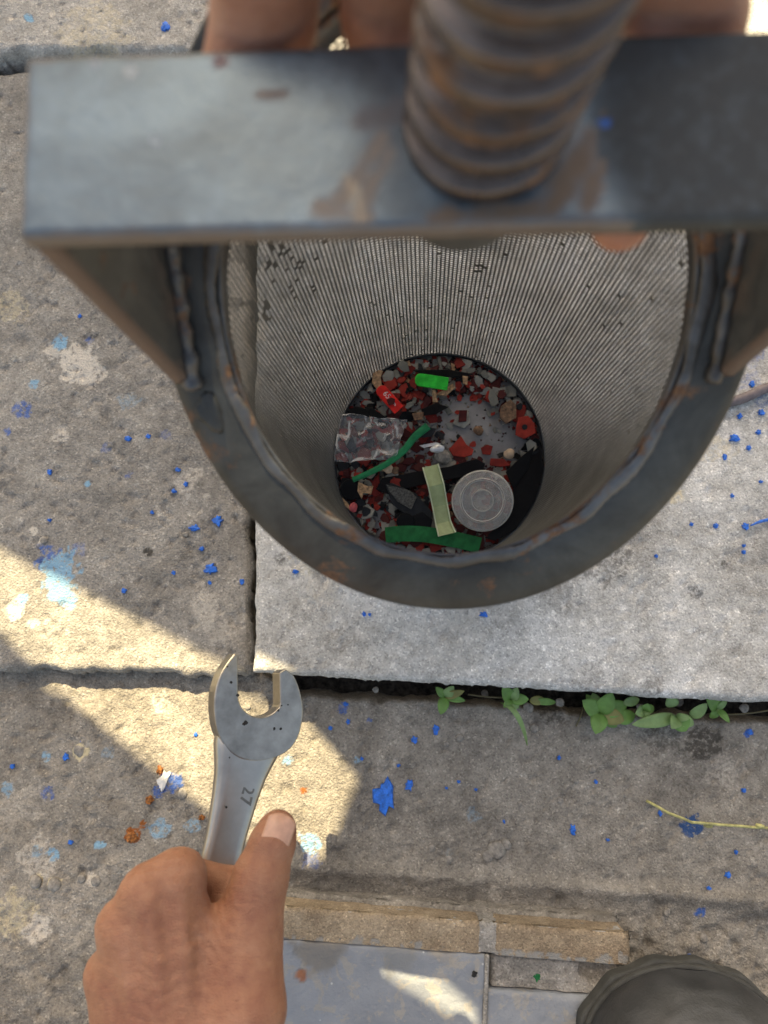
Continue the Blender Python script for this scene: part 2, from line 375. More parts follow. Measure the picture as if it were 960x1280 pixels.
def slab(name, corners, z, thick, nu, nv, mat, label, rough=.0016, edge=.004, chip=.004, seed=1, extra_h=None, parent=None, kind='structure', rscale=60, cat='slab', stains=True):
    """corners: four world xy points, order (-,-),(+,-),(+,+),(-,+)"""
    c = [np.array((p[0], p[1])) for p in corners]
    u = np.linspace(0, 1, nu); v = np.linspace(0, 1, nv); U, W = np.meshgrid(u, v, indexing='ij')
    B = ((1 - U) * (1 - W))[..., None] * c[0] + (U * (1 - W))[..., None] * c[1] + (U * W)[..., None] * c[2] + ((1 - U) * W)[..., None] * c[3]
    lx = np.linalg.norm(c[1] - c[0]); ly = np.linalg.norm(c[3] - c[0])
    x, y = B[..., 0], B[..., 1]
    de = np.minimum(np.minimum(U, 1 - U) * lx, np.minimum(W, 1 - W) * ly)
    n1 = fbm(x, y, 45, seed + 20, 4, .6)
    fall = np.exp(-de / .006)
    x = x + n1 * chip * fall; y = y + fbm(x, y, 45, seed + 30, 4, .6) * chip * fall
    h = rough * fbm(x, y, rscale, seed, 5, .62) + rough * .6 * fbm(x, y, 9, seed + 9, 2)
    pit = fbm(x, y, 130, seed + 40, 3); h = h - rough * 1.2 * sstep(.30, .55, pit)
    ed = edge * (1 + .6 * n1)
    h = h - ed * np.clip(1 - de / ed.clip(1e-4), 0, 1) ** 2
    if extra_h is not None: h = h + extra_h(x, y)
    V = np.stack([x, y, z + h], -1).reshape(-1, 3)
    Q = grid_quads(nu, nv)
    idx = np.arange(nu * nv).reshape(nu, nv)
    ring = np.concatenate([idx[:-1, 0], idx[-1, :-1], idx[:0:-1, -1], idx[0, :0:-1]])
    low = V[ring].copy(); low[:, 2] = z - thick; k = len(ring); base = len(V)
    mid = V[ring].copy(); mid[:, 2] = z - edge - thick * .4; mid[:, :2] += rng.normal(0, chip * .25, (k, 2))
    V2 = np.concatenate([V, mid, low]); i = np.arange(k); j = (i + 1) % k
    S1 = np.stack([ring[i], base + i, base + j, ring[j]], -1); S2 = np.stack([base + i, base + k + i, base + k + j, base + j], -1)
    me = np_mesh(V2, np.concatenate([Q, S1, S2])); me.shade_smooth()
    set_stain(me, stain_rgba(V2, z) if stains else np.zeros((len(V2), 4)))
    o = link(name, me, mat, parent)
    if parent is None: tag(o, label, cat, kind=kind)
    return o
def xy(px, py, z): g = G(px, py, z); return (g.x, g.y)

ZA, ZB, ZCs = .019, .032, .045
# weathered slab to the left
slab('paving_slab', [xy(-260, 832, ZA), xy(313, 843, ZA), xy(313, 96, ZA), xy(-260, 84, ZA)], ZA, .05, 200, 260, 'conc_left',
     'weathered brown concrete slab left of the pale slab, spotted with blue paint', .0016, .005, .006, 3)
# sandy slab beyond it
slab('paving_slab', [xy(-420, 58, ZB), (xy(480, 58, ZB)[0], xy(-100, 62, ZB)[1]), (xy(480, -260, ZB)[0], xy(480, -260, ZB)[1]), xy(-700, -260, ZB)], ZB, .06, 230, 150, 'conc_top',
     'sandy light concrete slab behind the weathered brown slab', .0016, .006, .010, 13)
# pale slab under the basket
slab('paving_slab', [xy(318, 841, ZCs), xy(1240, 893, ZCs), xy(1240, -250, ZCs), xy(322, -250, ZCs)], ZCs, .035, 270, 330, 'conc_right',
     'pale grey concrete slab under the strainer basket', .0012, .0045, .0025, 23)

# lower concrete in front
yg = lambda x: G(640, 862, 0).y + (x - G(640, 862, 0).x) * ((G(960, 884, 0).y - G(320, 848, 0).y) / (G(960, 884, 0).x - G(320, 848, 0).x))
ridge0 = G(600, 1100, 0); slope_b = (G(790, 1165, .035).y - G(360, 1132, .035).y) / (G(790, 1165, .035).x - G(360, 1132, .035).x)
def low_h(x, y):
    d = y - yg(x)
    right = sstep(-.09, -.07, x)
    groove = -.034 * sstep(-.016, -.006, d + .005 * fbm(x, y, 60, 77, 3)) * right
    groove2 = -.018 * sstep(-.002, .004, d + .006 * fbm(x, y, 50, 79, 3)) * (1 - right)
    r = y - (ridge0.y + (x - ridge0.x) * slope_b)
    ridge = .0045 * np.exp(-((r + .002 * fbm(x, y, 60, 90, 3)) / .006) ** 2) - .003 * sstep(-.003, -.02, r)
    rough = sstep(-.004, .02, -r) * sstep(.10, .2, x) * .0035 * fbm(x, y, 120, 95, 3)
    rough2 = sstep(.05, -.02, r) * .0015 * fbm(x, y, 160, 96, 3)
    left = sstep(-.12, -.2, x) * .0022 * fbm(x, y, 70, 97, 4)
    return groove + groove2 + ridge * sstep(-.12, -.06, x) + rough + rough2 + left
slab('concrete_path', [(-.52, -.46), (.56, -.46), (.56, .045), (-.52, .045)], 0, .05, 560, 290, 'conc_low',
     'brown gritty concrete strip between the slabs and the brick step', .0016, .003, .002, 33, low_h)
# dark soil in the joint
gx = np.linspace(-.12, .5, 160); V = []
for x in gx:
    y0 = float(yg(x))
    for d in (-.02, -.012, -.004, .006, .02): V.append((x, y0 + d, -.026 + .006 * float(fbm(np.array([x]), np.array([y0 + d]), 90, 44, 3)[0])))
me = np_mesh(V, grid_quads(160, 5)); me.shade_smooth()
tag(link('soil', me, 'soil'), 'dark soil in the joint under the pale slab edge', 'soil', kind='stuff')

# ================================================================== BRICK STEP
ZS = .035
ang = math.atan(slope_b)
S0 = G(790, 1166, ZS)                    # right front top corner of the last brick
ex = Vector((math.cos(ang), math.sin(ang), 0)); ey = Vector((-math.sin(ang), math.cos(ang), 0))
MWs = frame(Vector((S0.x, S0.y, 0)), ex, ey, Vector((0, 0, 1)))
step = thing('brick_step', 'low brick step with chipped grey paint on its top', 'step', None, None, MWs)
def sl(px, py, z=ZS):
    v = MWs.inverted() @ G(px, py, z); return v
def rough_box(name, x0, x1, y0, y1, z0, z1, mat, res=.003, rough=.0008, edge=.003, seed=1, parent=step, holes=(), stains=()):
    """box with a relief top and relief front, in step coordinates"""
    nu = max(4, int((x1 - x0) / res)); nv = max(3, int((y1 - y0) / res)); nw = max(3, int((z1 - z0) / res))
    xs = np.linspace(x0, x1, nu); ys = np.linspace(y0, y1, nv); zs = np.linspace(z1, z0, nw)
    Xg, T = np.meshgrid(xs, np.arange(nv + nw - 1), indexing='ij')
    yy = np.where(T < nv, ys[np.minimum(T, nv - 1)], y1); zz = np.where(T < nv, z1, zs[np.clip(T - nv + 1, 0, nw - 1)])
    n = fbm(Xg, yy + zz * 1.7, 70, seed, 5, .62) * rough
    dx = np.minimum(Xg - x0, x1 - Xg); dt = np.where(T < nv, y1 - yy, z1 - zz)
    rnd = edge * np.clip(1 - dt / edge, 0, 1) ** 2 * .5 + edge * np.clip(1 - dx / edge, 0, 1) ** 2
    rnd = rnd * (1 + .8 * fbm(Xg, yy, 120, seed + 5, 3))
    top = T < nv
    zz = zz + np.where(top, n - rnd, -rnd * .2); yy = yy + np.where(top, 0, n) - np.where(top, 0, rnd)
    for (hx, hy, hr, hd) in holes:
        d = np.hypot((Xg - hx) / 1.4, yy - hy) / hr + .25 * fbm(Xg, yy, 200, seed + 8, 2)
        zz = zz - np.where(top, hd * sstep(1.1, .7, d), 0)
    V = np.stack([Xg, yy, zz], -1).reshape(-1, 3); nt = nv + nw - 1
    Q = grid_quads(nu, nt)
    # end caps and back
    i0 = np.arange(nt); i1 = (nu - 1) * nt + np.arange(nt)
    me = bpy.data.meshes.new(name)
    vl = [tuple(v) for v in V]; fl = [tuple(q) for q in Q]
    b = len(vl); vl += [(x0, y0, z0), (x1, y0, z0)]
    fl += [tuple(list(i0) + [b]), tuple(list(i1[::-1]) + [b + 1]), (0, b, b + 1, (nu - 1) * nt)]
    me.from_pydata(vl, [], fl); me.update(); me.shade_smooth()
    rg = np.zeros((len(vl), 4), np.float32); VV = np.array(vl)
    for (hx, hy, hr, c, s) in stains:
        d = np.hypot(VV[:, 0] - hx, VV[:, 1] - hy) / hr + .5 * fbm(VV[:, 0], VV[:, 1], 120, seed + 3, 3)
        m = sstep(1.1, .7, d) * s; k = m > rg[:, 3]; rg[k, :3] = c[:3]; rg[k, 3] = m[k]
    set_stain(me, rg)
    return link(name, me, mat, parent)
xj = sl(611, 1150).x; YB = sl(500, 1176).y - sl(500, 1142).y; XL0 = sl(235, 1150).x
for i, (a, b) in enumerate([(XL0, xj - .0035), (xj + .0035, -.0005)]):
    rough_box('brick', a, b, -.022, 0, .012, ZS, 'brick', .0018, .0011, .0045, 60 + i, stains=[(random.uniform(a, b), -.0222 + abs(random.gauss(0, .0016)), random.uniform(.0012, .0048), srgb(150, 148, 143), random.uniform(.4, .8)) for k_ in range(34)])
rough_box('mortar', XL0, -.004, -.021, -.0008, .011, ZS - .0010, 'mortar', .0022, .0012, .002, 66)
rough_box('mortar_course', XL0, -.002, -.021, .0035, -.012, .0118, 'conc_low', .0022, .0022, .004, 67)
# painted blocks behind
g1 = sl(376, 1218); g2 = sl(820, 1250)
rough_box('painted_block', XL0, xj - .0004, -.34, -.0222, 0, ZS + .0002, 'paint_grey', .0022, .0012, .0025, 71,
          stains=[(g1.x, g1.y, .0045, RUST, .85), (sl(400, 1180).x, sl(400, 1180).y, .02, srgb(120, 112, 100), .7), (sl(500, 1183).x, sl(500, 1183).y, .02, srgb(120, 118, 112), .5), (sl(555, 1175).x, sl(555, 1175).y, .016, srgb(150, 140, 125), .5)])
yg1 = sl(700, 1240).y
rough_box('mortar_bed', xj + .003, -.001, yg1 - .001, -.0223, 0, ZS - .0045, 'mortar', .0018, .003, .004, 73, holes=[(sl(744, 1216).x, sl(744, 1216).y, .008, .012)])
rough_box('painted_block', xj + .0004, .10, -.34, yg1 - .002, 0, ZS - .0003, 'paint_grey', .0022, .0012, .0025, 75)
rough_box('mortar', xj - .0016, xj + .0016, -.20, -.0224, .02, ZS + .0006, 'mortar', .0011, .0008, .0008, 81)
rough_box('painted_block', .103, .30, -.34, yg1 - .012, 0, ZS - .001, 'paint_grey', .003, .0010, .004, 76)

# ================================================================== STRAINER BASKET
axis_dn = (X * 52 + UP * (-76) + FW * 961).normalized(); zl = -axis_dn
xl = (X - zl * X.dot(zl)).normalized(); yl = zl.cross(xl)
B0 = P(548, 572, .62)
MWb = frame(B0, xl, yl, zl); MWbi = MWb.inverted()
basket = thing('strainer_basket', 'perforated steel strainer basket with slanted ring and screw handle, held over the pale slab', 'strainer', None, None, MWb)
RB = .0845; RO = .109
SL = .70
def zt(y): return .345 + SL * y
# perforated wall
ncol = 220; dz = .0028; nrow = 152
pc = 2 * math.pi / ncol
ci, ri = np.meshgrid(np.arange(ncol), np.arange(nrow), indexing='ij')
th = ci * pc; zc = (ri + .5 * (ci % 2)) * dz + .0035
keep = zc < zt(RB * np.sin(th)) - .006
th = th[keep]; zc = zc[keep]
k = np.arange(6) * math.pi / 3
cell_s = dz / math.sqrt(3)
hr = .00108 * (1 + rng.normal(0, .03, len(th)))
cw = np.stack([RB * np.cos(th), RB * np.sin(th), zc], -1) @ np.array(MWb.to_3x3()).T + np.array(tuple(B0)) - np.array(tuple(C0))
dep = cw @ np.array(tuple(FW)); cpx = 480 + F * (cw @ np.array(tuple(X))) / dep; cpy = 640 - F * (cw @ np.array(tuple(UP))) / dep
pc_ = np.full(len(th), .0035)
for (qx, qy, qr, qp) in [(345, 318, 12, .5), (362, 330, 10, .5), (338, 332, 10, .45), (327, 396, 9, .5), (334, 384, 7, .5), (380, 350, 16, .12), (600, 337, 5, .6), (395, 300, 12, .25), (470, 400, 30, .02), (520, 428, 30, .03), (600, 428, 30, .03), (790, 430, 20, .06), (830, 360, 30, .05)]:
    pc_ = np.maximum(pc_, qp * np.exp(-((cpx - qx) ** 2 + (cpy - qy) ** 2) / qr ** 2))
clog = rng.random(len(th)) < pc_
def ringpts(rad_s, R):
    t = th[:, None] + (np.cos(k)[None] * rad_s) / RB; z = zc[:, None] + np.sin(k)[None] * rad_s
    return np.stack([R * np.cos(t), R * np.sin(t), z], -1)
hrad = np.where(clog, .0002, hr)[:, None]
# lattice cells: column pitch is sqrt(3)/2 of dz, stretch to fit the circumference
fit = (2 * math.pi * RB / ncol) / (dz * math.sqrt(3) / 2)
def ringpts2(rad_s, R):
    t = th[:, None] + (np.cos(k)[None] * rad_s * (fit if np.isscalar(rad_s) else 1)) / RB; z = zc[:, None] + np.sin(k)[None] * rad_s
    return np.stack([R * np.cos(t), R * np.sin(t), z], -1)
o6 = ringpts2(cell_s, RB); i6 = ringpts2(hrad, RB); j6 = ringpts2(hrad, RB + .00022)
V = np.concatenate([o6, i6, j6], 1).reshape(-1, 3); n = len(th); b = np.arange(n)[:, None] * 18; a = np.arange(6)[None]; a1 = (a + 1) % 6
Q1 = np.stack([b + a, b + 6 + a, b + 6 + a1, b + a1], -1).reshape(-1, 4); Q2 = np.stack([b + 6 + a, b + 12 + a, b + 12 + a1, b + 6 + a1], -1).reshape(-1, 4)
wall = link('perforated_wall', np_mesh(V, np.concatenate([Q1, Q2])), 'mesh', basket); wall['kind'] = 'stuff'
# bottom plate
n = 96
prof = [(0, 0), (RB - .0002, 0), (RB + .0006, -.001), (RB + .0006, -.004), (0, -.004)]
def lathe(prof, n, zf=None, name='part'):
    V = []; m = len(prof)
    for i in range(n):
        t = 2 * math.pi * i / n
        for (r, z) in prof:
            x, y = r * math.cos(t), r * math.sin(t); V.append((x, y, z + (zf(y) if zf else 0)))
    idx = grid_quads(n, m, True)
    return np_mesh(V, idx)
link('bottom_plate', lathe(prof, n), 'plate', basket)
me = lathe([(RB - .0009, -.001), (RB - .0009, .0065), (RB - .0002, .0065), (RB - .0002, -.001)], 96); me.shade_smooth(); link('foot_band', me, 'steel_leg', basket)
def annulus(prof, n, zf):
    V = []; m = len(prof)
    for i in range(n):
        t = 2 * math.pi * i / n
        for (r, z) in prof:
            x, y = r * math.cos(t), r * math.sin(t); V.append((x, y, z + zf(y)))
    Fq = [(i * m + j, ((i + 1) % n) * m + j, ((i + 1) % n) * m + (j + 1) % m, i * m + (j + 1) % m) for i in range(n) for j in range(m)]
    return mesh(V, Fq)
me = annulus([(RB + .0015, -.012), (RB + .0015, -.001), (RB + .003, 0), (.096, .0005), (.104, .0), (RO - .001, -.001), (RO, -.002), (RO, -.011), (RO - .001, -.012)], 160, zt); me.shade_smooth()
rg = np.zeros((len(me.vertices), 4), np.float32)
VV = np.array([v.co for v in me.vertices])
set_stain(me, rg)
ring = link('ring', me, 'steel_ring', basket)
ring.modifiers.new('es', 'EDGE_SPLIT').split_angle = math.radians(35)
# solid band that carries the wall below the ring
me = annulus([(RB - .0003, -.011), (RB - .0003, -.002), (RB + .0016, -.002), (RB + .0016, -.0125)], 160, zt); me.shade_smooth(); link('wall_band', me, 'weld', basket)
# weld bead round the inner edge
V = []; nb = 520; ms = 9
for i in range(nb):
    t = 2 * math.pi * i / nb
    lump = .0021 * (1 + .05 * math.sin(i * 1.7) + .20 * math.sin(i * .11 + 1) + .10 * math.sin(i * .37) + .14 * random.random())
    rc = RB + .0030 + .0006 * math.sin(i * .23) + .0002 * random.random()
    for j in range(ms):
        p = 2 * math.pi * j / ms; r = rc + lump * 1.15 * math.cos(p); x, y = r * math.cos(t), r * math.sin(t)
        V.append((x, y, zt(y) + lump * .5 * math.sin(p)))
Q = [(i * ms + j, ((i + 1) % nb) * ms + j, ((i + 1) % nb) * ms + (j + 1) % ms, i * ms + (j + 1) % ms) for i in range(nb) for j in range(ms)]
me = mesh(V, Q); me.shade_smooth(); link('weld_bead', me, 'weld', basket)

# handle: flat bar on two legs
ZBAR = .445; TBAR = .006; BY0, BY1 = -.0135, .0315; BXL, BXR = -.1065, .103
def bar_mesh():
    nu, nv = 206, 44
    xs = np.linspace(BXL, BXR, nu); ys = np.linspace(BY0, BY1, nv); Xg, Yg = np.meshgrid(xs, ys, indexing='ij')
    ex_ = np.minimum(Xg - BXL, BXR - Xg); ey_ = np.minimum(Yg - BY0, BY1 - Yg)
    # rounded corners
    e = np.minimum(ex_, ey_)
    Zt = ZBAR - .0012 * np.clip(1 - e / .0015, 0, 1) ** 2 + .00018 * fbm(Xg, Yg, 60, 5, 4)
    Vt = np.stack([Xg, Yg, Zt], -1).reshape(-1, 3); Vb = np.stack([Xg, Yg, np.full_like(Xg, ZBAR - TBAR)], -1).reshape(-1, 3)
    idx = np.arange(nu * nv).reshape(nu, nv); ringi = np.concatenate([idx[:-1, 0], idx[-1, :-1], idx[:0:-1, -1], idx[0, :0:-1]])
    N = nu * nv; i = np.arange(len(ringi)); j = (i + 1) % len(ringi)
    Q = np.concatenate([grid_quads(nu, nv), (grid_quads(nu, nv) + N)[:, ::-1], np.stack([ringi[i], ringi[i] + N, ringi[j] + N, ringi[j]], -1)])
    V = np.concatenate([Vt, Vb]); me = np_mesh(V, Q)
    rg = np.zeros((len(V), 4), np.float32)
    def streak(x0, y0, x1, y1, r, c, s):
        d = np.array((x1 - x0, y1 - y0)); L = np.linalg.norm(d); d /= L
        p = V[:, :2] - (x0, y0); t = np.clip(p @ d, 0, L); q = np.hypot(*(p - t[:, None] * d).T) / r
        m = sstep(1.6, .1, q + 1.0 * fbm(V[:, 0], V[:, 1], 260, 12, 4)) * s * .9; k = m > rg[:, 3]; rg[k, :3] = c; rg[k, 3] = m[k]
    def bl(px, py): v = MWbi @ on_plane(px, py, MWb @ Vector((0, 0, ZBAR)), zl); return v.x, v.y
    def st(p, q, r, c, s): streak(*bl(*p), *bl(*q), r, c, s)
    tanc = srgb(150, 130, 110)[:3]; orc = srgb(122, 90, 56)[:3]
    st((475, 175), (415, 265), .0022, tanc, .75); st((490, 190), (445, 270), .002, tanc, .75); st((400, 262), (460, 270), .0018, tanc, .8); st((455, 150), (500, 140), .003, srgb(120, 100, 85)[:3], .5)
    st((540, 272), (680, 262), .0022, orc, .8); st((690, 255), (735, 170), .0035, orc, .8); st((735, 255), (760, 190), .0028, orc, .75); st((755, 140), (800, 85), .0010, orc, .8)
    st((755, 153), (757, 155), .0022, BLUE[:3], 1.0); st((325, 118), (355, 116), .0012, orc, .7)
    st((118, 78), (119, 79), .0012, srgb(170, 175, 180)[:3], .8); st((162, 90), (163, 91), .0014, srgb(190, 195, 195)[:3], .9); st((193, 176), (194, 177), .0012, srgb(170, 180, 185)[:3], .7)
    st((272, 77), (274, 78), .0015, srgb(130, 80, 60)[:3], .7)
    m = sstep(.024, .040, V[:, 0] + .010 * fbm(V[:, 0], V[:, 1], 40, 71, 3)) * .9; k = m > rg[:, 3]; rg[k, :3] = (.035, .034, .032); rg[k, 3] = m[k]  # dark reflection painted into the bar colour right of the screw
    ed = np.minimum(np.minimum(V[:, 0] - BXL, BXR - V[:, 0]), np.minimum(V[:, 1] - BY0, BY1 - V[:, 1]))
    m = sstep(.0022, .0004, ed + .0008 * fbm(V[:, 0], V[:, 1], 120, 31, 3)) * .55; k = m > rg[:, 3]; rg[k, :3] = srgb(122, 98, 78)[:3]; rg[k, 3] = m[k]
    set_stain(me, rg); return me  # layer holds rust streaks and marks plus the painted reflection
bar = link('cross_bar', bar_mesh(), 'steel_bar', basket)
def leg(sx):
    xo = BXL + .0005 if sx < 0 else BXR - .0005
    t = .006; x0, x1 = (xo, xo + t) if sx < 0 else (xo - t, xo)
    zb0 = zt(-.0205) + .0008; zb1 = zt(BY1) + .0008; ztop = ZBAR - TBAR - .0003
    ny = 24; nz = 40; V = []
    for xx in (x0, x1):
        for i in range(ny):
            for j in range(nz):
                f = i / (ny - 1); g = j / (nz - 1)
                ya = (-.0205 * (1 - g) + (BY0 + .0005) * g); y = ya + (BY1 - .0005 - ya) * f
                z = (zb0 + (zb1 - zb0) * f) * (1 - g) + ztop * g
                V.append((xx, y, z))
    N = ny * nz; Q = grid_quads(ny, nz); idx = np.arange(N).reshape(ny, nz); r = np.concatenate([idx[:-1, 0], idx[-1, :-1], idx[:0:-1, -1], idx[0, :0:-1]])
    i = np.arange(len(r)); j = (i + 1) % len(r)
    me = np_mesh(V, np.concatenate([Q, Q[:, ::-1] + N, np.stack([r[i], r[i] + N, r[j] + N, r[j]], -1)]))
    VV = np.array(V); rg = np.zeros((len(V), 4), np.float32)
    fr = VV[:, 1] - (-.0205 + (BY0 + .0205) * np.clip((VV[:, 2] - zb0) / (ztop - zb0), 0, 1))
    m = sstep(.002, .0003, fr) * .85; rg[:, :3] = srgb(104, 84, 72)[:3]; rg[:, 3] = m
    m2 = sstep(.03, 0, VV[:, 2] - zt(VV[:, 1])) * .5 * (fbm(VV[:, 1] * 3, VV[:, 2], 60, 8, 3) > .05); rg[:, 3] = np.maximum(rg[:, 3], m2)
    set_stain(me, rg)
    o = link('leg', me, 'steel_leg', basket)
    # weld at its foot, on the inner side
    xi = x1 if sx < 0 else x0; pts = []; rad = []
    for i in range(34):
        y = -.0225 + (BY1 + .0225) * i / 33
        pts.append((xi - sx * .0012, y, zt(y) + .0022)); rad.append((.0030 if sx < 0 else .0023) * (1 + .2 * math.sin(i * 1.3) + .35 * random.random()))
    me = tube(pts, rad, 9); me.shade_smooth(); link('weld', me, 'weld', o)
    return o
leg(-1); leg(1)
# lump of weld spatter below the left leg on the ring
V = []; bm = bmesh.new(); bmesh.ops.create_icosphere(bm, subdivisions=3, radius=.0075)
for v in bm.verts:
    nse = .75 + .5 * float(fbm(np.array([v.co.x + 3]), np.array([v.co.y + v.co.z * .7]), 140, 6, 3)[0]) ; v.co *= nse; v.co.z *= .22; v.co.y *= 1.5
me = bpy.data.meshes.new('weld'); bm.to_mesh(me); bm.free(); me.shade_smooth()
o = link('weld', me, 'steel_ring', basket); o.location = (-.0935, -.030, zt(-.030) + .001); o.rotation_euler = (math.atan(SL), 0, .4)
# threaded screw
SX, SY = .0035, .0105; SRr = .0192; PT = .0110
def screw_mesh(z0, z1):
    nt = 72; nz = int((z1 - z0) / .0005); V = np.zeros((nt, nz, 3)); zs = np.linspace(z0, z1, nz)
    for i in range(nt):
        t = 2 * math.pi * i / nt; ph = ((zs - PT * i / nt) / PT) % 1.0
        tri = np.abs(ph - .5) * 2            # 0..1
        prof_ = sstep(.22, .70, tri)
        r = SRr - .0040 + .0040 * prof_
        r = r * np.clip((z1 - zs) / .003 * .15 + .85, 0, 1)
        V[i, :, 0] = SX + (zs - z0) * .09 + r * math.cos(t); V[i, :, 1] = SY + r * math.sin(t); V[i, :, 2] = zs
    vl = V.reshape(-1, 3); Q = [tuple(q) for q in grid_quads(nt, nz, True)]
    Q += [tuple(i * nz for i in range(nt))[::-1], tuple(i * nz + nz - 1 for i in range(nt))]
    return mesh(vl, Q)
me = screw_mesh(ZBAR + .0003, .545); me.shade_smooth(); link('screw', me, 'screw', basket)
me = tube([(SX - .0045, SY - .004, ZBAR - TBAR - .0003), (SX - .0045, SY - .004, ZBAR - TBAR - .014), (SX - .0045, SY - .004, ZBAR - TBAR - .016)], [.0175, .0175, .016], 40); me.shade_smooth()
o = link('screw_end', me, 'steel_leg', basket); o.modifiers.new('es', 'EDGE_SPLIT').split_angle = .6
# ================================================================== LITTER IN THE BASKET
MID = Vector((0, 0, 0))
def bp(px, py, h=.002):
    return MWbi @ on_plane(px, py, MWb @ Vector((0, 0, h)), zl)
PXM = .62 / F
GR = .0009; NG = int(2 * RB / GR) + 2; Hm = np.zeros((NG, NG)); gxs = -RB + GR * np.arange(NG)
GXX, GYY = np.meshgrid(gxs, gxs, indexing='ij')
def rest(x, y, r, th_, sink=.75):
    k = (GXX - x) ** 2 + (GYY - y) ** 2 < r * r
    if not k.any(): return .0004
    z = np.quantile(Hm[k], sink); Hm[k] = np.maximum(Hm[k], z + th_); return z + .0003
def flake_mesh(rad, th_, n, jag, seed):
    r = random.Random(seed); out = []
    for i in range(n):
        a = 2 * math.pi * i / n + r.uniform(-.25, .25); q = rad * (1 + r.uniform(-jag, jag * .5)); out.append((q * math.cos(a), q * math.sin(a) * r.uniform(.75, 1)))
    V = [(x, y, 0) for x, y in out] + [(x * .93, y * .93, th_) for x, y in out] + [(0, 0, th_ * 1.25)]
    for i in range(n, 2 * n): V[i] = (V[i][0], V[i][1], V[i][2] + r.uniform(-.3, .5) * th_)
    f = [tuple(range(n - 1, -1, -1))] + [(i, (i + 1) % n, n + (i + 1) % n, n + i) for i in range(n)] + [(n + i, n + (i + 1) % n, 2 * n) for i in range(n)]
    return mesh(V, f)
KINDS = [('red_flake', ['red1'], 165, 'dark red paint flake in the litter on the basket bottom', 'red flakes in the basket'),
         ('red_flake', ['red3'], 130, 'brighter brick red flake in the litter on the basket bottom', 'red flakes in the basket'),
         ('maroon_flake', ['red2'], 230, 'deep maroon flake in the litter on the basket bottom', 'maroon flakes in the basket'),
         ('grey_flake', ['grey1'], 200, 'dull pale grey flake in the litter on the basket bottom', 'grey flakes in the basket'),
         ('olive_flake', ['grey2'], 180, 'dark olive grey flake in the litter on the basket bottom', 'olive grey flakes in the basket'),
         ('black_flake', ['black1', 'black1', 'black2'], 170, 'small black flake in the litter on the basket bottom', 'black flakes in the basket'),
         ('wood_bit', ['tan1'], 16, 'small light tan woody bit in the litter on the basket bottom', 'woody bits in the basket'),
         ('wood_bit', ['brown1'], 26, 'small brown woody bit in the litter on the basket bottom', 'woody bits in the basket')]
proto = {}
for kn, mats, cnt, lab, grp in KINDS:
    for mi, mt in enumerate(mats):
        for s in range(5):
            me = flake_mesh(1, .16 if kn != 'black_flake' else .22, random.choice([6, 7, 8, 9]), .38, len(lab) * 31 + mi * 7 + s); me.materials.append(M[mt]); proto.setdefault(lab, []).append(me)
bag = []
for kd in KINDS: bag += [kd] * kd[2]
random.shuffle(bag)
empty_c = [bp(608, 530), bp(580, 522), bp(625, 552), bp(600, 548)]
def bare(x, y): return min(math.hypot(x - c.x, y - c.y) for c in empty_c)
# crumbs too fine to count
V = []; Fc = []
for i in range(2600):
    t = random.uniform(0, 2 * math.pi); r = (RB - .002) * math.sqrt(random.random()); x, y = r * math.cos(t), r * math.sin(t)
    if bare(x, y) < .02 and random.random() < .85: continue
    s = random.uniform(.0006, .0016); z = random.uniform(.0002, .002); b = len(V); a = random.uniform(0, 6)
    for kk in range(3): V.append((x + s * math.cos(a + kk * 2.1), y + s * math.sin(a + kk * 2.1), z))
    V.append((x, y, z + s * .8)); Fc += [(b, b + 1, b + 3), (b + 1, b + 2, b + 3), (b + 2, b, b + 3), (b, b + 2, b + 1)]
me = mesh(V, Fc)
for kk in ('black1', 'red2', 'grey2', 'brown1', 'grey1'): me.materials.append(M[kk])
me.polygons.foreach_set('material_index', np.repeat(np.random.default_rng(3).integers(0, 5, len(Fc) // 4), 4).astype(np.int32))
o = link('crumbs', me, None); o.matrix_world = MWb; tag(o, 'fine dark crumbs strewn over the basket bottom', 'crumbs', kind='stuff')
nplaced = 0
for kn, mats, cnt, lab, grp in bag:
    for tr in range(60):
        t = random.uniform(0, 2 * math.pi); r = (RB - .003) * (random.random() ** .42); x, y = r * math.cos(t), r * math.sin(t)
        d = bare(x, y)
        if d < .016 and random.random() < .90: continue
        if .016 <= d < .026 and random.random() < .35: continue
        break
    s = random.choice([.0030, .0036, .0044, .0052, .006, .0072]) * random.uniform(.85, 1.15)
    if kn == 'wood_bit': s *= .7
    if bare(x, y) < .020: s *= .6
    if math.hypot(x, y) + s > RB - .0005: kf = (RB - .0005 - s) / max(1e-6, math.hypot(x, y)); x *= kf; y *= kf
    z = rest(x, y, s * .8, s * .14, .6)
    o = bpy.data.objects.new(kn, random.choice(proto[lab])); col.objects.link(o)
    o.matrix_world = MWb @ Matrix.Translation((x, y, z)) @ Matrix.Rotation(random.gauss(0, .12), 4, 'X') @ Matrix.Rotation(random.gauss(0, .12), 4, 'Y') @ Matrix.Rotation(random.uniform(0, 6.28), 4, 'Z') @ Matrix.Diagonal((s, s * random.uniform(.65, 1), s, 1))
    tag(o, lab, 'flake' if kn != 'wood_bit' else 'bit', grp)
ZL = float(np.quantile(Hm, .85))

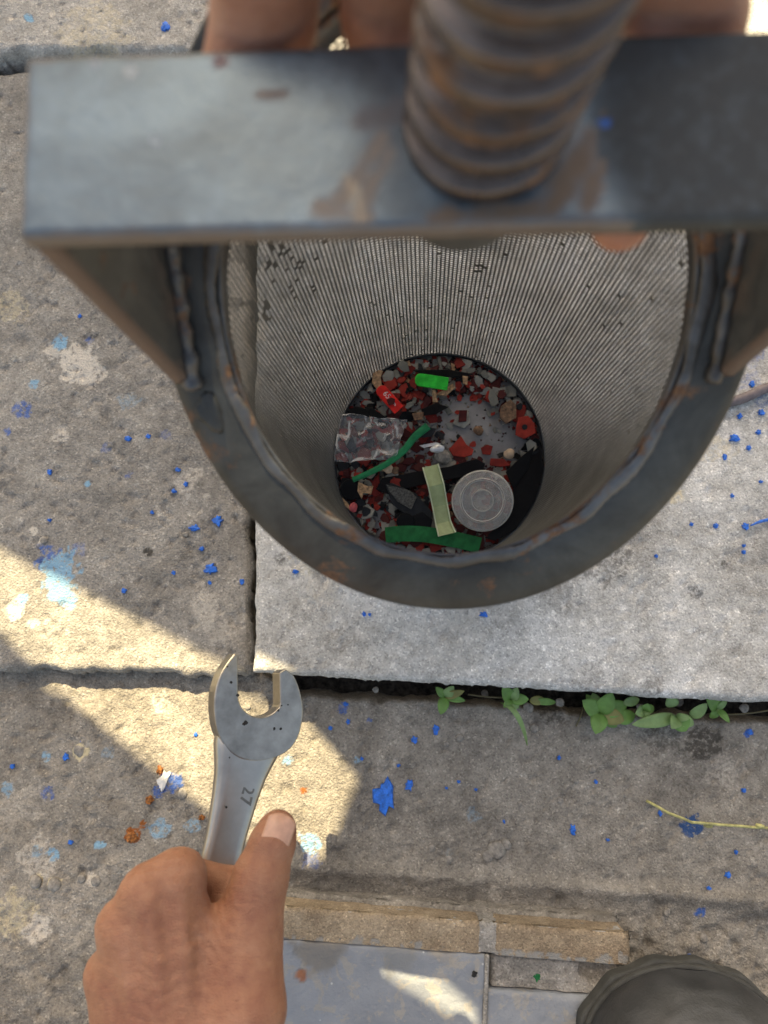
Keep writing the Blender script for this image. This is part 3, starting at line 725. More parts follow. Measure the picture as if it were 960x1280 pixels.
def top_at(pxs):
    zs = []
    for (px, py) in pxs:
        p = bp(px, py, .004); i = int((p.x + RB) / GR); j = int((p.y + RB) / GR)
        zs.append(Hm[max(0, i - 4):i + 5, max(0, j - 4):j + 5].max() if 0 <= i < NG and 0 <= j < NG else .003)
    return max(zs) if zs else .003
def sheet(name, outl, th_, mat, lab, cat, h=None, tilt=(0, 0), bend=None, bev=.0004, lift=0, group=None):
    """flat piece traced by its outline, lying on the litter"""
    cx = sum(p[0] for p in outl) / len(outl); cy = sum(p[1] for p in outl) / len(outl)
    h = (np.mean([top_at([q]) for q in outl]) + .0004 if h is None else h) + lift
    c = bp(cx, cy, h); pts = [(bp(x, y, h) - c) for x, y in outl]
    o = link(name, prism([(p.x, p.y) for p in pts], 0, th_), mat)
    o.matrix_world = MWb @ Matrix.Translation(c) @ Matrix.Rotation(tilt[0], 4, 'X') @ Matrix.Rotation(tilt[1], 4, 'Y')
    if bev: bevel(o, bev, 2)
    for p in outl:
        q = bp(p[0], p[1], h); i = int((q.x + RB) / GR); j = int((q.y + RB) / GR)
    tag(o, lab, cat, group); return o
def ribbon(name, path, width, th_, mat, lab, cat, hs, wvec=None, rim=None):
    """strip swept along a pixel path with heights"""
    pts = [bp(px, py, h) for (px, py), h in zip(path, hs)]; c = sum(pts, Vector()) / len(pts)
    dense = []
    for i in range(len(pts) - 1):
        p0 = pts[max(i - 1, 0)]; p1 = pts[i]; p2 = pts[i + 1]; p3 = pts[min(i + 2, len(pts) - 1)]
        for j in range(8):
            t = j / 8; dense.append(.5 * ((2 * p1) + (p2 - p0) * t + (2 * p0 - 5 * p1 + 4 * p2 - p3) * t * t + (3 * p1 - p0 - 3 * p2 + p3) * t ** 3))
    dense.append(pts[-1]); V = []; n = len(dense)
    for i, p in enumerate(dense):
        t = (dense[min(i + 1, n - 1)] - dense[max(i - 1, 0)]).normalized(); s = t.cross(Vector((0, 0, 1))).normalized(); up = s.cross(t)
        wd = width(i / (n - 1)) if callable(width) else width
        for (a, b) in ((-.5, 0), (.5, 0), (.5, 1), (.25, 1.25), (0, 1.3), (-.25, 1.25), (-.5, 1)): V.append(p - c + s * (a * wd) + up * (b * th_))
    m = 7; Q = [(i * m + j, i * m + (j + 1) % m, (i + 1) * m + (j + 1) % m, (i + 1) * m + j) for i in range(n - 1) for j in range(m)]
    Q += [tuple(range(m - 1, -1, -1)), tuple((n - 1) * m + j for j in range(m))]
    me = mesh(V, Q); me.shade_smooth(); o = link(name, me, mat); o.matrix_world = MWb @ Matrix.Translation(c)
    o.modifiers.new('es', 'EDGE_SPLIT').split_angle = .7
    tag(o, lab, cat); return o
HT = .0065
# black pieces first (lowest)
sheet('rubber_strip', [(470, 612), (478, 598), (520, 590), (560, 584), (595, 574), (606, 580), (603, 592), (560, 600), (520, 608), (485, 618)], .003, 'black1', 'long black rubber strip passing under the pale green clip', 'strip', .004, lift=.0005)
sheet('plastic_shard', [(676, 556), (679, 590), (668, 628), (645, 662), (618, 676), (606, 672), (640, 640), (642, 600), (655, 575)], .0015, 'black1', 'big black plastic shard against the wall beside the clear cap', 'shard', .0062, tilt=(-.04, -.10))
sheet('plastic_shard', [(650, 572), (668, 558), (660, 585), (642, 612), (632, 590)], .0012, 'black1', 'small pointed black shard above the big shard beside the cap', 'shard', .0085, tilt=(.03, -.06))
sheet('rubber_chunk', [(482, 606), (490, 604), (520, 617), (540, 640), (538, 652), (515, 650), (490, 630)], .003, 'black2', 'black rubber chunk with a gritty grey top left of the pale green clip', 'chunk', .006, tilt=(.05, .05))
o = sheet('gritty_scrap', [(483, 606), (512, 613), (521, 622), (514, 637), (497, 627), (487, 615)], .0012, 'grit', 'gritty grey scrap lying on the black rubber chunk', 'scrap', .0102, tilt=(.05, .05))
sheet('rubber_scrap', [(508, 648), (528, 640), (541, 650), (538, 662), (520, 664)], .0025, 'black1', 'black rubber scrap above the dark green ribbon', 'scrap', .006)
for (px, py, r, lab) in [(440, 612, 14, 'round black rubber disc beside a brown leaf bit near the wall'), (507, 652, 11, 'small oval black disc above the dark green ribbon')]:
    pts = [(px + r * math.cos(a) * 1.05, py + r * .95 * math.sin(a)) for a in [2 * math.pi * i / 22 for i in range(22)]]
    sheet('rubber_disc', pts, .0025, 'black1', lab, 'disc', .0068, tilt=(.05, -.05), bev=.0008)
sheet('plastic_shard', [(433, 514), (446, 508), (460, 512), (462, 522), (440, 524)], .0012, 'black1', 'black shard over the top edge of the clear film', 'shard', .0082)
sheet('plastic_shard', [(455, 508), (466, 510), (488, 526), (474, 525), (462, 520)], .0012, 'black1', 'slender black shard below the red numbered tag', 'shard', .008)
sheet('plastic_shard', [(526, 512), (545, 504), (561, 509), (545, 518), (530, 520)], .0014, 'black1', 'black leaf-shaped shard below the bright green strip', 'shard', .0078)
sheet('plastic_shard', [(512, 545), (524, 532), (545, 536), (540, 546), (522, 548)], .0014, 'black2', 'charcoal shard under the tip of the green tie', 'shard', .007)
sheet('plastic_shard', [(515, 463), (560, 462), (592, 468), (575, 473), (530, 469)], .0014, 'black1', 'long thin black shard above the bright green strip', 'shard', .0078)
# big red and coloured pieces
sheet('red_chip', [(576, 545), (583, 556), (592, 562), (590, 569), (580, 572), (566, 570), (561, 562), (569, 553)], .0014, 'red3', 'large dark red teardrop chip on the bare grey plate', 'chip', .0016)
o = sheet('red_chip', [(648, 522), (660, 520), (668, 530), (669, 542), (655, 549), (644, 544), (645, 533)], .0014, 'red3', 'red chip with a dark dot in its middle', 'chip', .0068)
dot = link('dot', prism([(.0022 * math.cos(a), .0022 * math.sin(a)) for a in [i * .45 for i in range(14)]], .0015, .0019), 'black2', o)
sheet('red_chip', [(609, 556), (616, 558), (613, 569), (603, 568), (601, 560)], .0013, 'red1', 'small squarish red chip beside the large teardrop chip', 'chip', .0016)
sheet('red_chip', [(613, 573), (630, 574), (638, 582), (625, 584), (612, 582)], .0013, 'red1', 'curled red chip above the clear cap', 'chip', .004)
sheet('olive_chip', [(575, 517), (585, 512), (588, 528), (580, 536), (565, 530)], .0013, 'grey1', 'round pale grey chip on the bare grey plate', 'chip', .0016)
sheet('maroon_chip', [(574, 513), (584, 513), (583, 527), (573, 528)], .0013, 'red2', 'rectangular maroon chip beside the round pale grey chip', 'chip', .0034)
sheet('tan_chip', [(626, 508), (638, 500), (645, 507), (645, 523), (632, 530), (624, 522)], .0022, 'brown1', 'sandy brown rough chip left of the dotted red chip', 'chip', .0062)
def blob(name, px, py, r, mat, lab, cat, h, sc=(1, 1, .7), seed=1):
    bm = bmesh.new(); bmesh.ops.create_icosphere(bm, subdivisions=3, radius=1)
    for v in bm.verts:
        c = v.co.copy(); v.co = c * (1 + .28 * float(fbm(np.array([c.x + seed]), np.array([c.y + c.z * .8]), 1.3, seed, 2)[0]))
        v.co.x *= r * sc[0]; v.co.y *= r * sc[1]; v.co.z *= r * sc[2]
    me = bpy.data.meshes.new(name); bm.to_mesh(me); bm.free(); me.shade_smooth(); o = link(name, me, mat)
    o.matrix_world = MWb @ Matrix.Translation(bp(px, py, h)) @ Matrix.Rotation(seed, 4, 'Z'); tag(o, lab, cat); return o
blob('pebble', 637, 567, .0042, 'cream', 'cream pebble beside the black shard', 'pebble', .0045, seed=2)
blob('plastic_bit', 442, 634, .0038, 'pink', 'bright pink bit near the wall', 'bit', .008, (1, .9, .8), 4)
blob('pebble', 484, 585, .0044, 'cream', 'cream pebble just below the green tie', 'pebble', .0082, seed=5)
blob('pebble', 494, 588, .003, 'brown1', 'brown grain beside the cream pebble below the green tie', 'pebble', .0075, seed=6)
blob('pebble', 598, 538, .0042, 'brown1', 'round brown grain on the bare grey plate', 'pebble', .003, (1, 1, .5), 7)
blob('crumpled_foil', 547, 561, .0046, 'foil', 'bit of crumpled white foil above the pale green clip', 'foil', .0088, (.7, 1.3, .5), 8)
blob('pebble', 553, 571, .0062, 'pebble', 'grey stone below the crumpled white foil', 'pebble', .006, (1, 1, .6), 9)
sheet('foil_strip', [(524, 557), (545, 553), (551, 555), (530, 560)], .0006, 'foil', 'thin white foil strip left of the crumpled foil', 'foil', .0082, bev=0)
def woody(outl, mat, lab, h, tilt): return sheet('wood_chip', outl, .0016, mat, lab, 'chip', h, tilt, bev=.0005)
woody([(466, 467), (472, 463), (479, 464), (476, 473), (478, 485), (471, 487), (465, 479)], 'tan1', 'curved tan wood chip touching the red numbered tag', .0085, (.1, .08))
woody([(554, 488), (566, 480), (569, 485), (558, 495), (543, 494)], 'tan1', 'split tan wood chip under the bright green strip', .0078, (.05, -.06))
woody([(540, 488), (545, 487), (546, 498), (548, 503), (541, 503)], 'tan1', 'tiny tan splinter below the bright green strip', .0082, (.05, -.06))
woody([(578, 470), (585, 471), (584, 482), (579, 480)], 'tan1', 'small upright tan chip right of the bright green strip', .008, (.05, -.06))
woody([(448, 602), (460, 608), (467, 607), (464, 618), (455, 616), (452, 624), (447, 614)], 'tan1', 'torn brown leaf bit beside the round black disc', .0092, (.1, 0))
woody([(515, 517), (530, 515), (528, 525), (518, 526)], 'brown1', 'brown woody bit left of the black leaf-shaped shard', .0078, (.05, 0))
woody([(428, 622), (436, 630), (438, 638), (431, 632)], 'tan1', 'pale tan splinter beside the pink bit', .0085, (.05, 0))
woody([(509, 504), (516, 502), (518, 506), (510, 512), (506, 510)], 'grey2', 'olive bean-shaped bit right of the red numbered tag', .0078, (0, 0))
# bright green strip
def strip_outline(px0, py0, px1, py1, wd, rnd0=True):
    d = np.array((px1 - px0, py1 - py0)); L = np.linalg.norm(d); d = d / L; nrm = np.array((-d[1], d[0])); out = []
    p0 = np.array((px0, py0)); p1 = np.array((px1, py1))
    if rnd0:
        for i in range(9):
            a = math.pi / 2 + math.pi * i / 8; out.append(tuple(p0 + d * (wd / 2 + math.cos(a) * wd / 2 * .8) + nrm * math.sin(a) * wd / 2))
    else: out += [tuple(p0 + nrm * wd / 2), tuple(p0 - nrm * wd / 2)]
    out += [tuple(p1 - nrm * wd / 2), tuple(p1 + nrm * wd / 2)]
    return out
sheet('plastic_strip', strip_outline(517, 474, 560, 480, 16), .0016, 'lime', 'short bright green plastic strip with one rounded end', 'strip', .0125, (.03, .03), bev=.0005)
tg = sheet('number_tag', strip_outline(472, 483, 499, 513, 15), .0014, 'tag', 'small red plastic tag printed with white numbers', 'tag', .0098, (-.03, .03), bev=.0004)
dcx = (bp(499, 513, .01) - bp(472, 483, .01)); an = math.atan2(dcx.y, dcx.x)
tm = text_mesh('65', .0062, .0002); t_ = link('lettering', tm, 'print', tg); cc = bp(sum(p[0] for p in strip_outline(472, 483, 499, 513, 15)) / 11, sum(p[1] for p in strip_outline(472, 483, 499, 513, 15)) / 11, .0098)
def onl(o, px, py): q = bp(px, py, .0112) - cc; o.location = (q.x, q.y, .0016); o.rotation_euler = (0, 0, an + math.pi / 2 - math.pi * .0)
onl(t_, 483.5, 494); t_.rotation_euler = (0, 0, an)
tm = text_mesh('9', .0062, .0002); t_ = link('lettering', tm, 'print', tg); onl(t_, 492.5, 505); t_.rotation_euler = (0, 0, an + math.pi / 2)
sheet('maroon_chip', [(483, 500), (489, 497), (494, 499), (493, 505), (486, 507)], .0010, 'red2', 'maroon chip lying across the red numbered tag', 'chip', .0116, bev=.0003)
# green tie
ribbon('plastic_tie', [(441, 600), (462, 591), (485, 579), (505, 563), (518, 547), (535, 533)], lambda t: .0040 + .0022 * t, .0016, 'green', 'curved dark green plastic tie lying over the clear film', 'tie', [.0125, .0125, .0130, .0128, .0125, .0122])
# dark green ribbon
ribbon('plastic_ribbon', [(482, 669), (505, 667), (530, 668), (555, 672), (580, 677), (600, 682)], .0125, .0007, 'dgreen', 'wide dark green ribbon under the end of the pale green clip', 'ribbon', [.008, .0095, .009, .0085, .0095, .009])
# clear film
nu, nv = 46, 34; c4 = [bp(417, 519, .010), bp(509, 524, .010), bp(493, 574, .010), bp(416, 578, .010)]; V = []
for i in range(nu):
    for j in range(nv):
        u, v = i / (nu - 1), j / (nv - 1); p = c4[0] * ((1 - u) * (1 - v)) + c4[1] * (u * (1 - v)) + c4[2] * (u * v) + c4[3] * ((1 - u) * v)
        q = np.array([p.x]), np.array([p.y]); cr = abs(float(fbm(*q, 55, 61, 3)[0])); e = float(fbm(*q, 75, 65, 3)[0])
        z = .0098 + .0085 * (1 - min(1, cr * 3)) * .6 + .0035 * e; hx = p.x + .002 * e; hy = p.y + .002 * float(fbm(*q, 60, 69, 2)[0])
        rr = math.hypot(hx, hy)
        if rr > RB - .0015: hx *= (RB - .0015) / rr; hy *= (RB - .0015) / rr
        V.append((hx, hy, max(z, .0095)))
me = np_mesh(V, grid_quads(nu, nv)); me.shade_smooth(); o = link('plastic_film', me, 'film'); o.matrix_world = MWb
o.modifiers.new('solid', 'SOLIDIFY').thickness = .00015
tag(o, 'crumpled piece of clear plastic film against the left wall of the basket', 'film')
# pale green clip: bent channel with bright edges
clip_c = bp(548, 625, .012)
clip = thing('plastic_clip', 'bent pale green plastic clip beside the clear cap', 'clip', None, None, MWb @ Matrix.Translation(clip_c))
def clip_part(name, a0, a1, b0, b1, mat, par):
    path = [((538, 582), .0165), ((545, 606), .0195), ((550, 632), .0150), ((554, 653), .0150), ((559, 668), .0195)]; V = []
    wpx = [21, 21, 20, 20, 23]
    for ((px, py), h), wp in zip(path, wpx):
        c = bp(px, py, h) - clip_c; d = (bp(559, 668, .015) - bp(538, 582, .015)).normalized(); s = d.cross(Vector((0, 0, 1))).normalized(); W = wp * PXM * .97
        for (a, b) in ((a0, b0), (a1, b0), (a1, b1), (a0, b1)): V.append(c + s * (a * W) + Vector((0, 0, b)))
    Q = [(i * 4 + j, i * 4 + (j + 1) % 4, (i + 1) * 4 + (j + 1) % 4, (i + 1) * 4 + j) for i in range(4) for j in range(4)] + [(3, 2, 1, 0), (16, 17, 18, 19)]
    return bevel(link(name, mesh(V, Q), mat, par), .0003, 2)
clip_part('web', -.42, .42, -.0032, -.0018, 'palegreen', clip)
clip_part('flange', -.5, -.425, -.0040, .0010, 'paleedge', clip); clip_part('flange', .425, .5, -.0040, .0010, 'paleedge', clip)
# clear cap
capR = 38.5 * PXM * .97
pr = [(0, .0030), (.0006, .0031), (.0012, .0026), (.0030, .0025), (.0078, .0025), (.0084, .0031), (.0090, .0025), (.0150, .0022), (.0158, .0022), (.0163, .0034), (.0172, .0036), (.0180, .0028), (.0200, .0026), (.0226, .0026), (.0240, .0018), (.0244, .0004), (.0244, -.0055), (.0236, -.0055), (.0234, .0005), (.0160, .0008), (0, .0012)]
sc_ = capR / .0244
me = lathe([(r * sc_, z) for r, z in pr], 72); me.shade_smooth(); cap = link('clear_cap', me, 'capm')
cap.matrix_world = MWb @ Matrix.Translation(bp(603, 626, .0155)) @ Matrix.Rotation(.06, 4, 'X') @ Matrix.Rotation(-.05, 4, 'Y')
cap.modifiers.new('es', 'EDGE_SPLIT').split_angle = .9
tag(cap, 'round clear plastic cap with raised rings beside the pale green clip', 'cap')

# ================================================================== WRENCH
WO = P(320, 884, .487)
wy = (WO - P(263, 1130, .452)).normalized()
wz = (C0 - WO).normalized(); wz = (wz - wy * wz.dot(wy)).normalized(); wx = wy.cross(wz)
roll = math.radians(20); wz, wx = (wz * math.cos(roll) + wx * math.sin(roll)), (wx * math.cos(roll) - wz * math.sin(roll))
MWw = frame(WO, wx, wy, wz); MWwi = MWw.inverted()
wrench = thing('wrench', 'steel open end wrench stamped 27 gripped in the hand', 'wrench', None, None, MWw)
sa_ = math.radians(15); cs, sn = math.cos(sa_), math.sin(sa_)
head = [(-13.8, 33), (-13.8, 10), (-13, 4), (-10, -1), (-5, -4.6), (1, -5.8), (7, -4.8), (11.5, -1.8), (13.8, 2), (13.8, 21), (18, 23), (23.5, 18.5), (27.5, 9), (29.5, -2), (28.6, -11), (25.5, -20), (19, -27.5), (8, -31.5), (-3, -32), (-14, -29), (-22, -22), (-27, -12), (-29, 0), (-28.5, 11), (-25, 22), (-19.5, 30), (-16, 34)]
def rot(p): return ((p[0] * cs - p[1] * sn) / 1000, (p[0] * sn + p[1] * cs) / 1000)
def dense(pl, n=3):
    out = []
    N = len(pl)
    for i in range(N):
        p0, p1, p2, p3 = [np.array(pl[(i + q) % N], float) for q in (-1, 0, 1, 2)]
        sharp = i in (0, 8, 9, 10, 25, 26)
        if sharp: out.append(tuple(p1)); continue
        for j in range(n):
            t = j / n; out.append(tuple(.5 * ((2 * p1) + (p2 - p0) * t + (2 * p0 - 5 * p1 + 4 * p2 - p3) * t * t + (3 * p1 - p0 - 3 * p2 + p3) * t ** 3)))
    return out
hd = link('jaw_head', prism([rot(p) for p in dense(head)], -.0068, .0068), 'chrome_dark', wrench)
b_ = bevel(hd, .0020, 3, 30)
b_.modifiers['bevel'].harden_normals = False
def shank_mesh():
    st = [(-.012, .015, .0056), (-.020, .0215, .0066), (-.027, .0205, .0066), (-.034, .0182, .0063), (-.042, .0160, .0056), (-.055, .0141, .0049), (-.075, .0123, .0044), (-.11, .0116, .0043), (-.16, .0106, .0043), (-.22, .0100, .0043), (-.262, .010, .0046)]
    yy = np.linspace(st[0][0], st[-1][0], 70); W = np.interp(-yy, [-s[0] for s in st], [s[1] for s in st]); T = np.interp(-yy, [-s[0] for s in st], [s[2] for s in st])
    sec = [(-1, -.45), (-1, .45), (-.93, .8), (-.80, 1), (-.5, 1.0), (0, 1.0), (.5, 1.0), (.80, 1), (.93, .8), (1, .45), (1, -.45), (.93, -.8), (.8, -1), (0, -1), (-.8, -1), (-.93, -.8)]
    V = [(a * w_, y, b * t_) for y, w_, t_ in zip(yy, W, T) for a, b in sec]; m = len(sec); n = len(yy)
    Q = [(i * m + j, i * m + (j + 1) % m, (i + 1) * m + (j + 1) % m, (i + 1) * m + j) for i in range(n - 1) for j in range(m)] + [tuple(range(m))[::-1], tuple((n - 1) * m + j for j in range(m))]
    return mesh(V, Q)
me = shank_mesh(); me.shade_smooth(); o = link('shank', me, 'chrome', wrench); o.modifiers.new('es', 'EDGE_SPLIT').split_angle = .75
# ring end, under the wrist
V = []
for i in range(48):
    t = 2 * math.pi * i / 48
    for (r, z) in [(.0135, -.006), (.0135, .006), (.015, .0068), (.019, .0068), (.021, .005), (.021, -.005), (.019, -.0068), (.015, -.0068)]: V.append((r * math.cos(t), -.281 + r * math.sin(t), z))
Q = [(i * 8 + j, ((i + 1) % 48) * 8 + j, ((i + 1) % 48) * 8 + (j + 1) % 8, i * 8 + (j + 1) % 8) for i in range(48) for j in range(8)]
me = mesh(V, Q); link('ring_end', me, 'chrome', wrench)
tm = text_mesh('27', .0105, .00018, .00022, 1.12); o = link('lettering', tm, 'stamp', wrench)
q = MWwi @ on_plane(308, 994, MWw @ Vector((0, 0, .0047)), wz); o.location = (q.x, q.y, .0049); o.rotation_euler = (0, 0, -math.pi / 2)
o['label'] = 'stamped number 27'
for (px, py, s) in [(284, 833, .0008), (289, 853, .001), (297, 869, .0012), (307, 903, .0017), (305, 905, .0012), (343, 911, .0011), (351, 911, .001), (348, 888, .0009), (317, 926, .0009), (289, 920, .0007), (352, 882, .0006), (360, 881, .0006), (283, 1009, .0008), (287, 947, .0006)]:
    hh = .0069 if py < 918 else .0064
    q = MWwi @ on_plane(px, py, MWw @ Vector((0, 0, hh)), wz)
    n = 7; out = [(s * random.uniform(.6, 1.1) * math.cos(2 * math.pi * i / n), s * random.uniform(.6, 1.1) * math.sin(2 * math.pi * i / n)) for i in range(n)]
    o = link('grease_speck', prism(out, -.0002, .00012), 'soot', wrench); o.location = (q.x, q.y, hh)

# ================================================================== HANDS (smooth-blended distance field, surface nets)
def surface_nets(D, org, h):
    s = D < 0
    nx, ny, nz = D.shape
    cnt = np.zeros((nx - 1, ny - 1, nz - 1), np.int16); acc = np.zeros((nx - 1, ny - 1, nz - 1, 3), np.float32)
    def sl_(o): return tuple(slice(o[i], D.shape[i] - 1 + o[i]) for i in range(3))
    corners = [(a, b, c) for a in (0, 1) for b in (0, 1) for c in (0, 1)]
    for c in corners:
        for ax in range(3):
            if c[ax] == 0:
                e = list(c); e[ax] = 1; e = tuple(e); d0 = D[sl_(c)]; d1 = D[sl_(e)]; m = (d0 < 0) != (d1 < 0)
                t = np.where(m, d0 / np.where(m, d0 - d1, 1), 0)
                for q in range(3): acc[..., q] += np.where(m, c[q] + (t if q == ax else 0), 0)
                cnt += m
    act = cnt > 0; ids = -np.ones(act.shape, np.int64); ids[act] = np.arange(act.sum())
    pos = np.argwhere(act); V = org + h * (pos + acc[act] / cnt[act][:, None])
    Q = []
    for ax in range(3):
        o1, o2 = [(1, 2), (2, 0), (0, 1)][ax]
        a = [slice(None)] * 3; b = [slice(None)] * 3; a[ax] = slice(0, -1); b[ax] = slice(1, None)
        m = s[tuple(a)] != s[tuple(b)]; fl = s[tuple(a)]
        I = np.argwhere(m); f = fl[m]
        ok = (I[:, o1] > 0) & (I[:, o2] > 0) & (I[:, o1] < act.shape[o1]) & (I[:, o2] < act.shape[o2]) & (I[:, ax] < act.shape[ax]); I = I[ok]; f = f[ok]
        def g(d1, d2):
            J = I.copy(); J[:, o1] -= d1; J[:, o2] -= d2; return ids[J[:, 0], J[:, 1], J[:, 2]]
        q = np.stack([g(1, 1), g(0, 1), g(0, 0), g(1, 0)], -1); q[~f] = q[~f][:, ::-1]
        Q.append(q)
    Q = np.concatenate(Q); Q = Q[(Q >= 0).all(1)]
    return V, Q
def smin(a, b, k):
    hh = np.clip(.5 + .5 * (b - a) / k, 0, 1); return b * (1 - hh) + a * hh - k * hh * (1 - hh)
def body(chains, h, extra=None, k_all=.010):
    """chains: list of (points, radii, k)"""
    allp = np.array([tuple(p) for c in chains for p in c[0]]); R = max(max(c[1]) for c in chains) + .004
    lo = allp.min(0) - R; hi = allp.max(0) + R; n = np.ceil((hi - lo) / h).astype(int) + 1
    ax_ = [lo[i] + h * np.arange(n[i]) for i in range(3)]
    D = np.full(tuple(n), .05, np.float32)
    def sub(p, m):
        p = np.array([tuple(q) for q in p]); a0 = np.clip(np.floor((p.min(0) - m - lo) / h).astype(int), 0, n - 1); a1 = np.clip(np.ceil((p.max(0) + m - lo) / h).astype(int) + 1, 1, n)
        sl_ = tuple(slice(a0[q], a1[q]) for q in range(3))
        return sl_, np.stack(np.meshgrid(*[ax_[q][sl_[q]] for q in range(3)], indexing='ij'), -1).astype(np.float32)
    for pts, rad, k in chains:
        sl_, Pg = sub(pts, max(rad) + k + .004); dc = None
        for i in range(len(pts) - 1):
            a = np.array(tuple(pts[i]), np.float32); b = np.array(tuple(pts[i + 1]), np.float32); ab = b - a
            t = np.clip(((Pg - a) @ ab) / (ab @ ab), 0, 1)
            d = np.linalg.norm(Pg - a - t[..., None] * ab, axis=-1) - (rad[i] + (rad[i + 1] - rad[i]) * t)
            dc = d if dc is None else smin(dc, d, .004)
        D[sl_] = smin(D[sl_], dc, k)
    if extra is not None:
        for fn, pts, m in extra:
            sl_, Pg = sub(pts, m); D[sl_] = fn(Pg, D[sl_])
    V, Q = surface_nets(D, lo, h); me = np_mesh(V, Q)
    bm = bmesh.new(); bm.from_mesh(me)
    for _ in range(3): bmesh.ops.smooth_vert(bm, verts=bm.verts, factor=.4, use_axis_x=True, use_axis_y=True, use_axis_z=True)
    bm.to_mesh(me); bm.free(); me.shade_smooth(); return me
W_ = P(222, 1430, .372); KP = [(224, 1094, .404), (184, 1116, .398), (153, 1158, .398), (136, 1218, .402)]; K = [P(*k) for k in KP]
dn = FW
chains = [([P(200, 1800, .31) - Vector((.06, .20, -.02)), P(200, 1800, .31), P(212, 1600, .345), W_], [.045, .037, .030, .0255], .01),
          ([W_, P(236, 1290, .392), K[0]], [.0225, .0175, .0125], .014),
          ([W_, P(208, 1290, .389), K[1]], [.0225, .0180, .0130], .014),
          ([W_, P(180, 1300, .392), K[2]], [.0220, .0170, .0125], .014),
          ([W_, P(158, 1315, .398), K[3]], [.0200, .0160, .0115], .014)]
# fingers curl down and under the shank
for i, (kx, ky, kd) in enumerate(KP):
    r = [.0115, .0115, .0108, .0098][i]; L = [.038, .042, .040, .032][i]
    kp = K[i]; pip = P(kx + 6, ky + [2, 4, 2, -4][i], kd + L)
    dip = P(kx + 66, ky + 14, kd + L + .010); tip = P(kx + 105, ky + 22, kd + L - .002)
    chains.append(([kp, pip, dip, tip], [r * 1.1, r, r * .9, r * .78], .006))
# thumb
TH = [P(262, 1400, .380), P(306, 1262, .392), P(308, 1168, .407), P(326, 1096, .414), P(341, 1053, .420), P(347, 1036, .423)]
chains.append((TH, [.022, .0205, .0186, .0146, .0120, .0102], .013))
# web of skin between thumb and index
chains.append(([P(240, 1180, .408), P(288, 1172, .410)], [.010, .011], .012))
chains.append(([P(248, 1156, .418), P(296, 1152, .418)], [.007, .0085], .010))
for i, (kx, ky, kd) in enumerate(KP):
    mx, my, md = [(236, 1290, .392), (208, 1290, .389), (180, 1300, .392), (158, 1315, .398)][i]
    chains.append(([P(mx - 2, my + 40, md - .0165), P((mx + kx) / 2, (my + ky) / 2, (md + kd) / 2 - .0146), P(kx, ky + 16, kd - .0118)], [.0010, .0016, .0032], .007))
chains.append(([P(150, 1330, .3815), P(176, 1270, .378), P(168, 1215, .3815), P(160, 1180, .3870)], [.0011, .0013, .0012, .0008], .0035))
chains.append(([P(176, 1270, .378), P(200, 1225, .3790), P(206, 1180, .3835)], [.0012, .0012, .0008], .0035))
tdir = np.array(tuple((TH[3] - TH[2]).normalized())); tj = np.array(tuple(TH[3]))
def crease(c, d_, amp, per, rr):
    a_ = np.array(tuple(c)); d_ = np.array(tuple(d_))
    def fn(Pg, D):
        q = Pg - a_; return D + amp * np.exp(-((q * q).sum(-1)) / rr ** 2) * np.sin((q @ d_) * 2 * math.pi / per + 1.8 * np.sin(Pg[..., 0] * 280 + Pg[..., 2] * 190))
    return (fn, [c], rr * 2.2)
hx = [crease(TH[3], tdir, .0006, .0040, .016), crease(TH[2], tdir, .0004, .0055, .016)] + [crease(kp, (kp - W_).normalized(), .0005, .0038, .014) for kp in K]
hx += [crease(P(278, 1165, .402), (X * .6 + UP * .8).normalized(), .0006, .0050, .018), crease(P(215, 1240, .378), UP, .00025, .0060, .03)]
me = body(chains, .0012, hx)
hand = link('hand', me, 'skin'); tag(hand, 'bare tanned left hand with thumb along the wrench', 'hand')
# thumbnail, lying on the thumb tip
n0 = (C0 - TH[5]).normalized(); ty = (TH[5] - TH[3]).normalized(); n0 = (n0 - ty * n0.dot(ty)).normalized(); tx = ty.cross(n0)
n0, tx = (n0 * math.cos(.10) + tx * math.sin(.10)), (tx * math.cos(.10) - n0 * math.sin(.10))
V = []; nu, nv = 15, 11; nc = TH[5] - ty * .0005
for i in range(nu):
    a = (i / (nu - 1) - .5) * 2
    for j in range(nv):
        b = j / (nv - 1); y = -.0068 + .0155 * b
        x = a * .0074; yy = y - (.0030 * a * a * b) + .0016 * a * a * (1 - b)
        Rr = .0108 + .0012 * max(0., -yy / .015); hh = math.sqrt(max(1e-6, Rr * Rr - .80 * x * x - (.62 * yy * yy if yy > 0 else 0)))
        V.append(nc + tx * x + ty * yy + n0 * (hh + .0004 + .0005 * b))
me = np_mesh([tuple(v) for v in V], grid_quads(nu, nv)); me.shade_smooth(); o = link('nail', me, 'nail', hand)
o.modifiers.new('solid', 'SOLIDIFY').thickness = -.0012

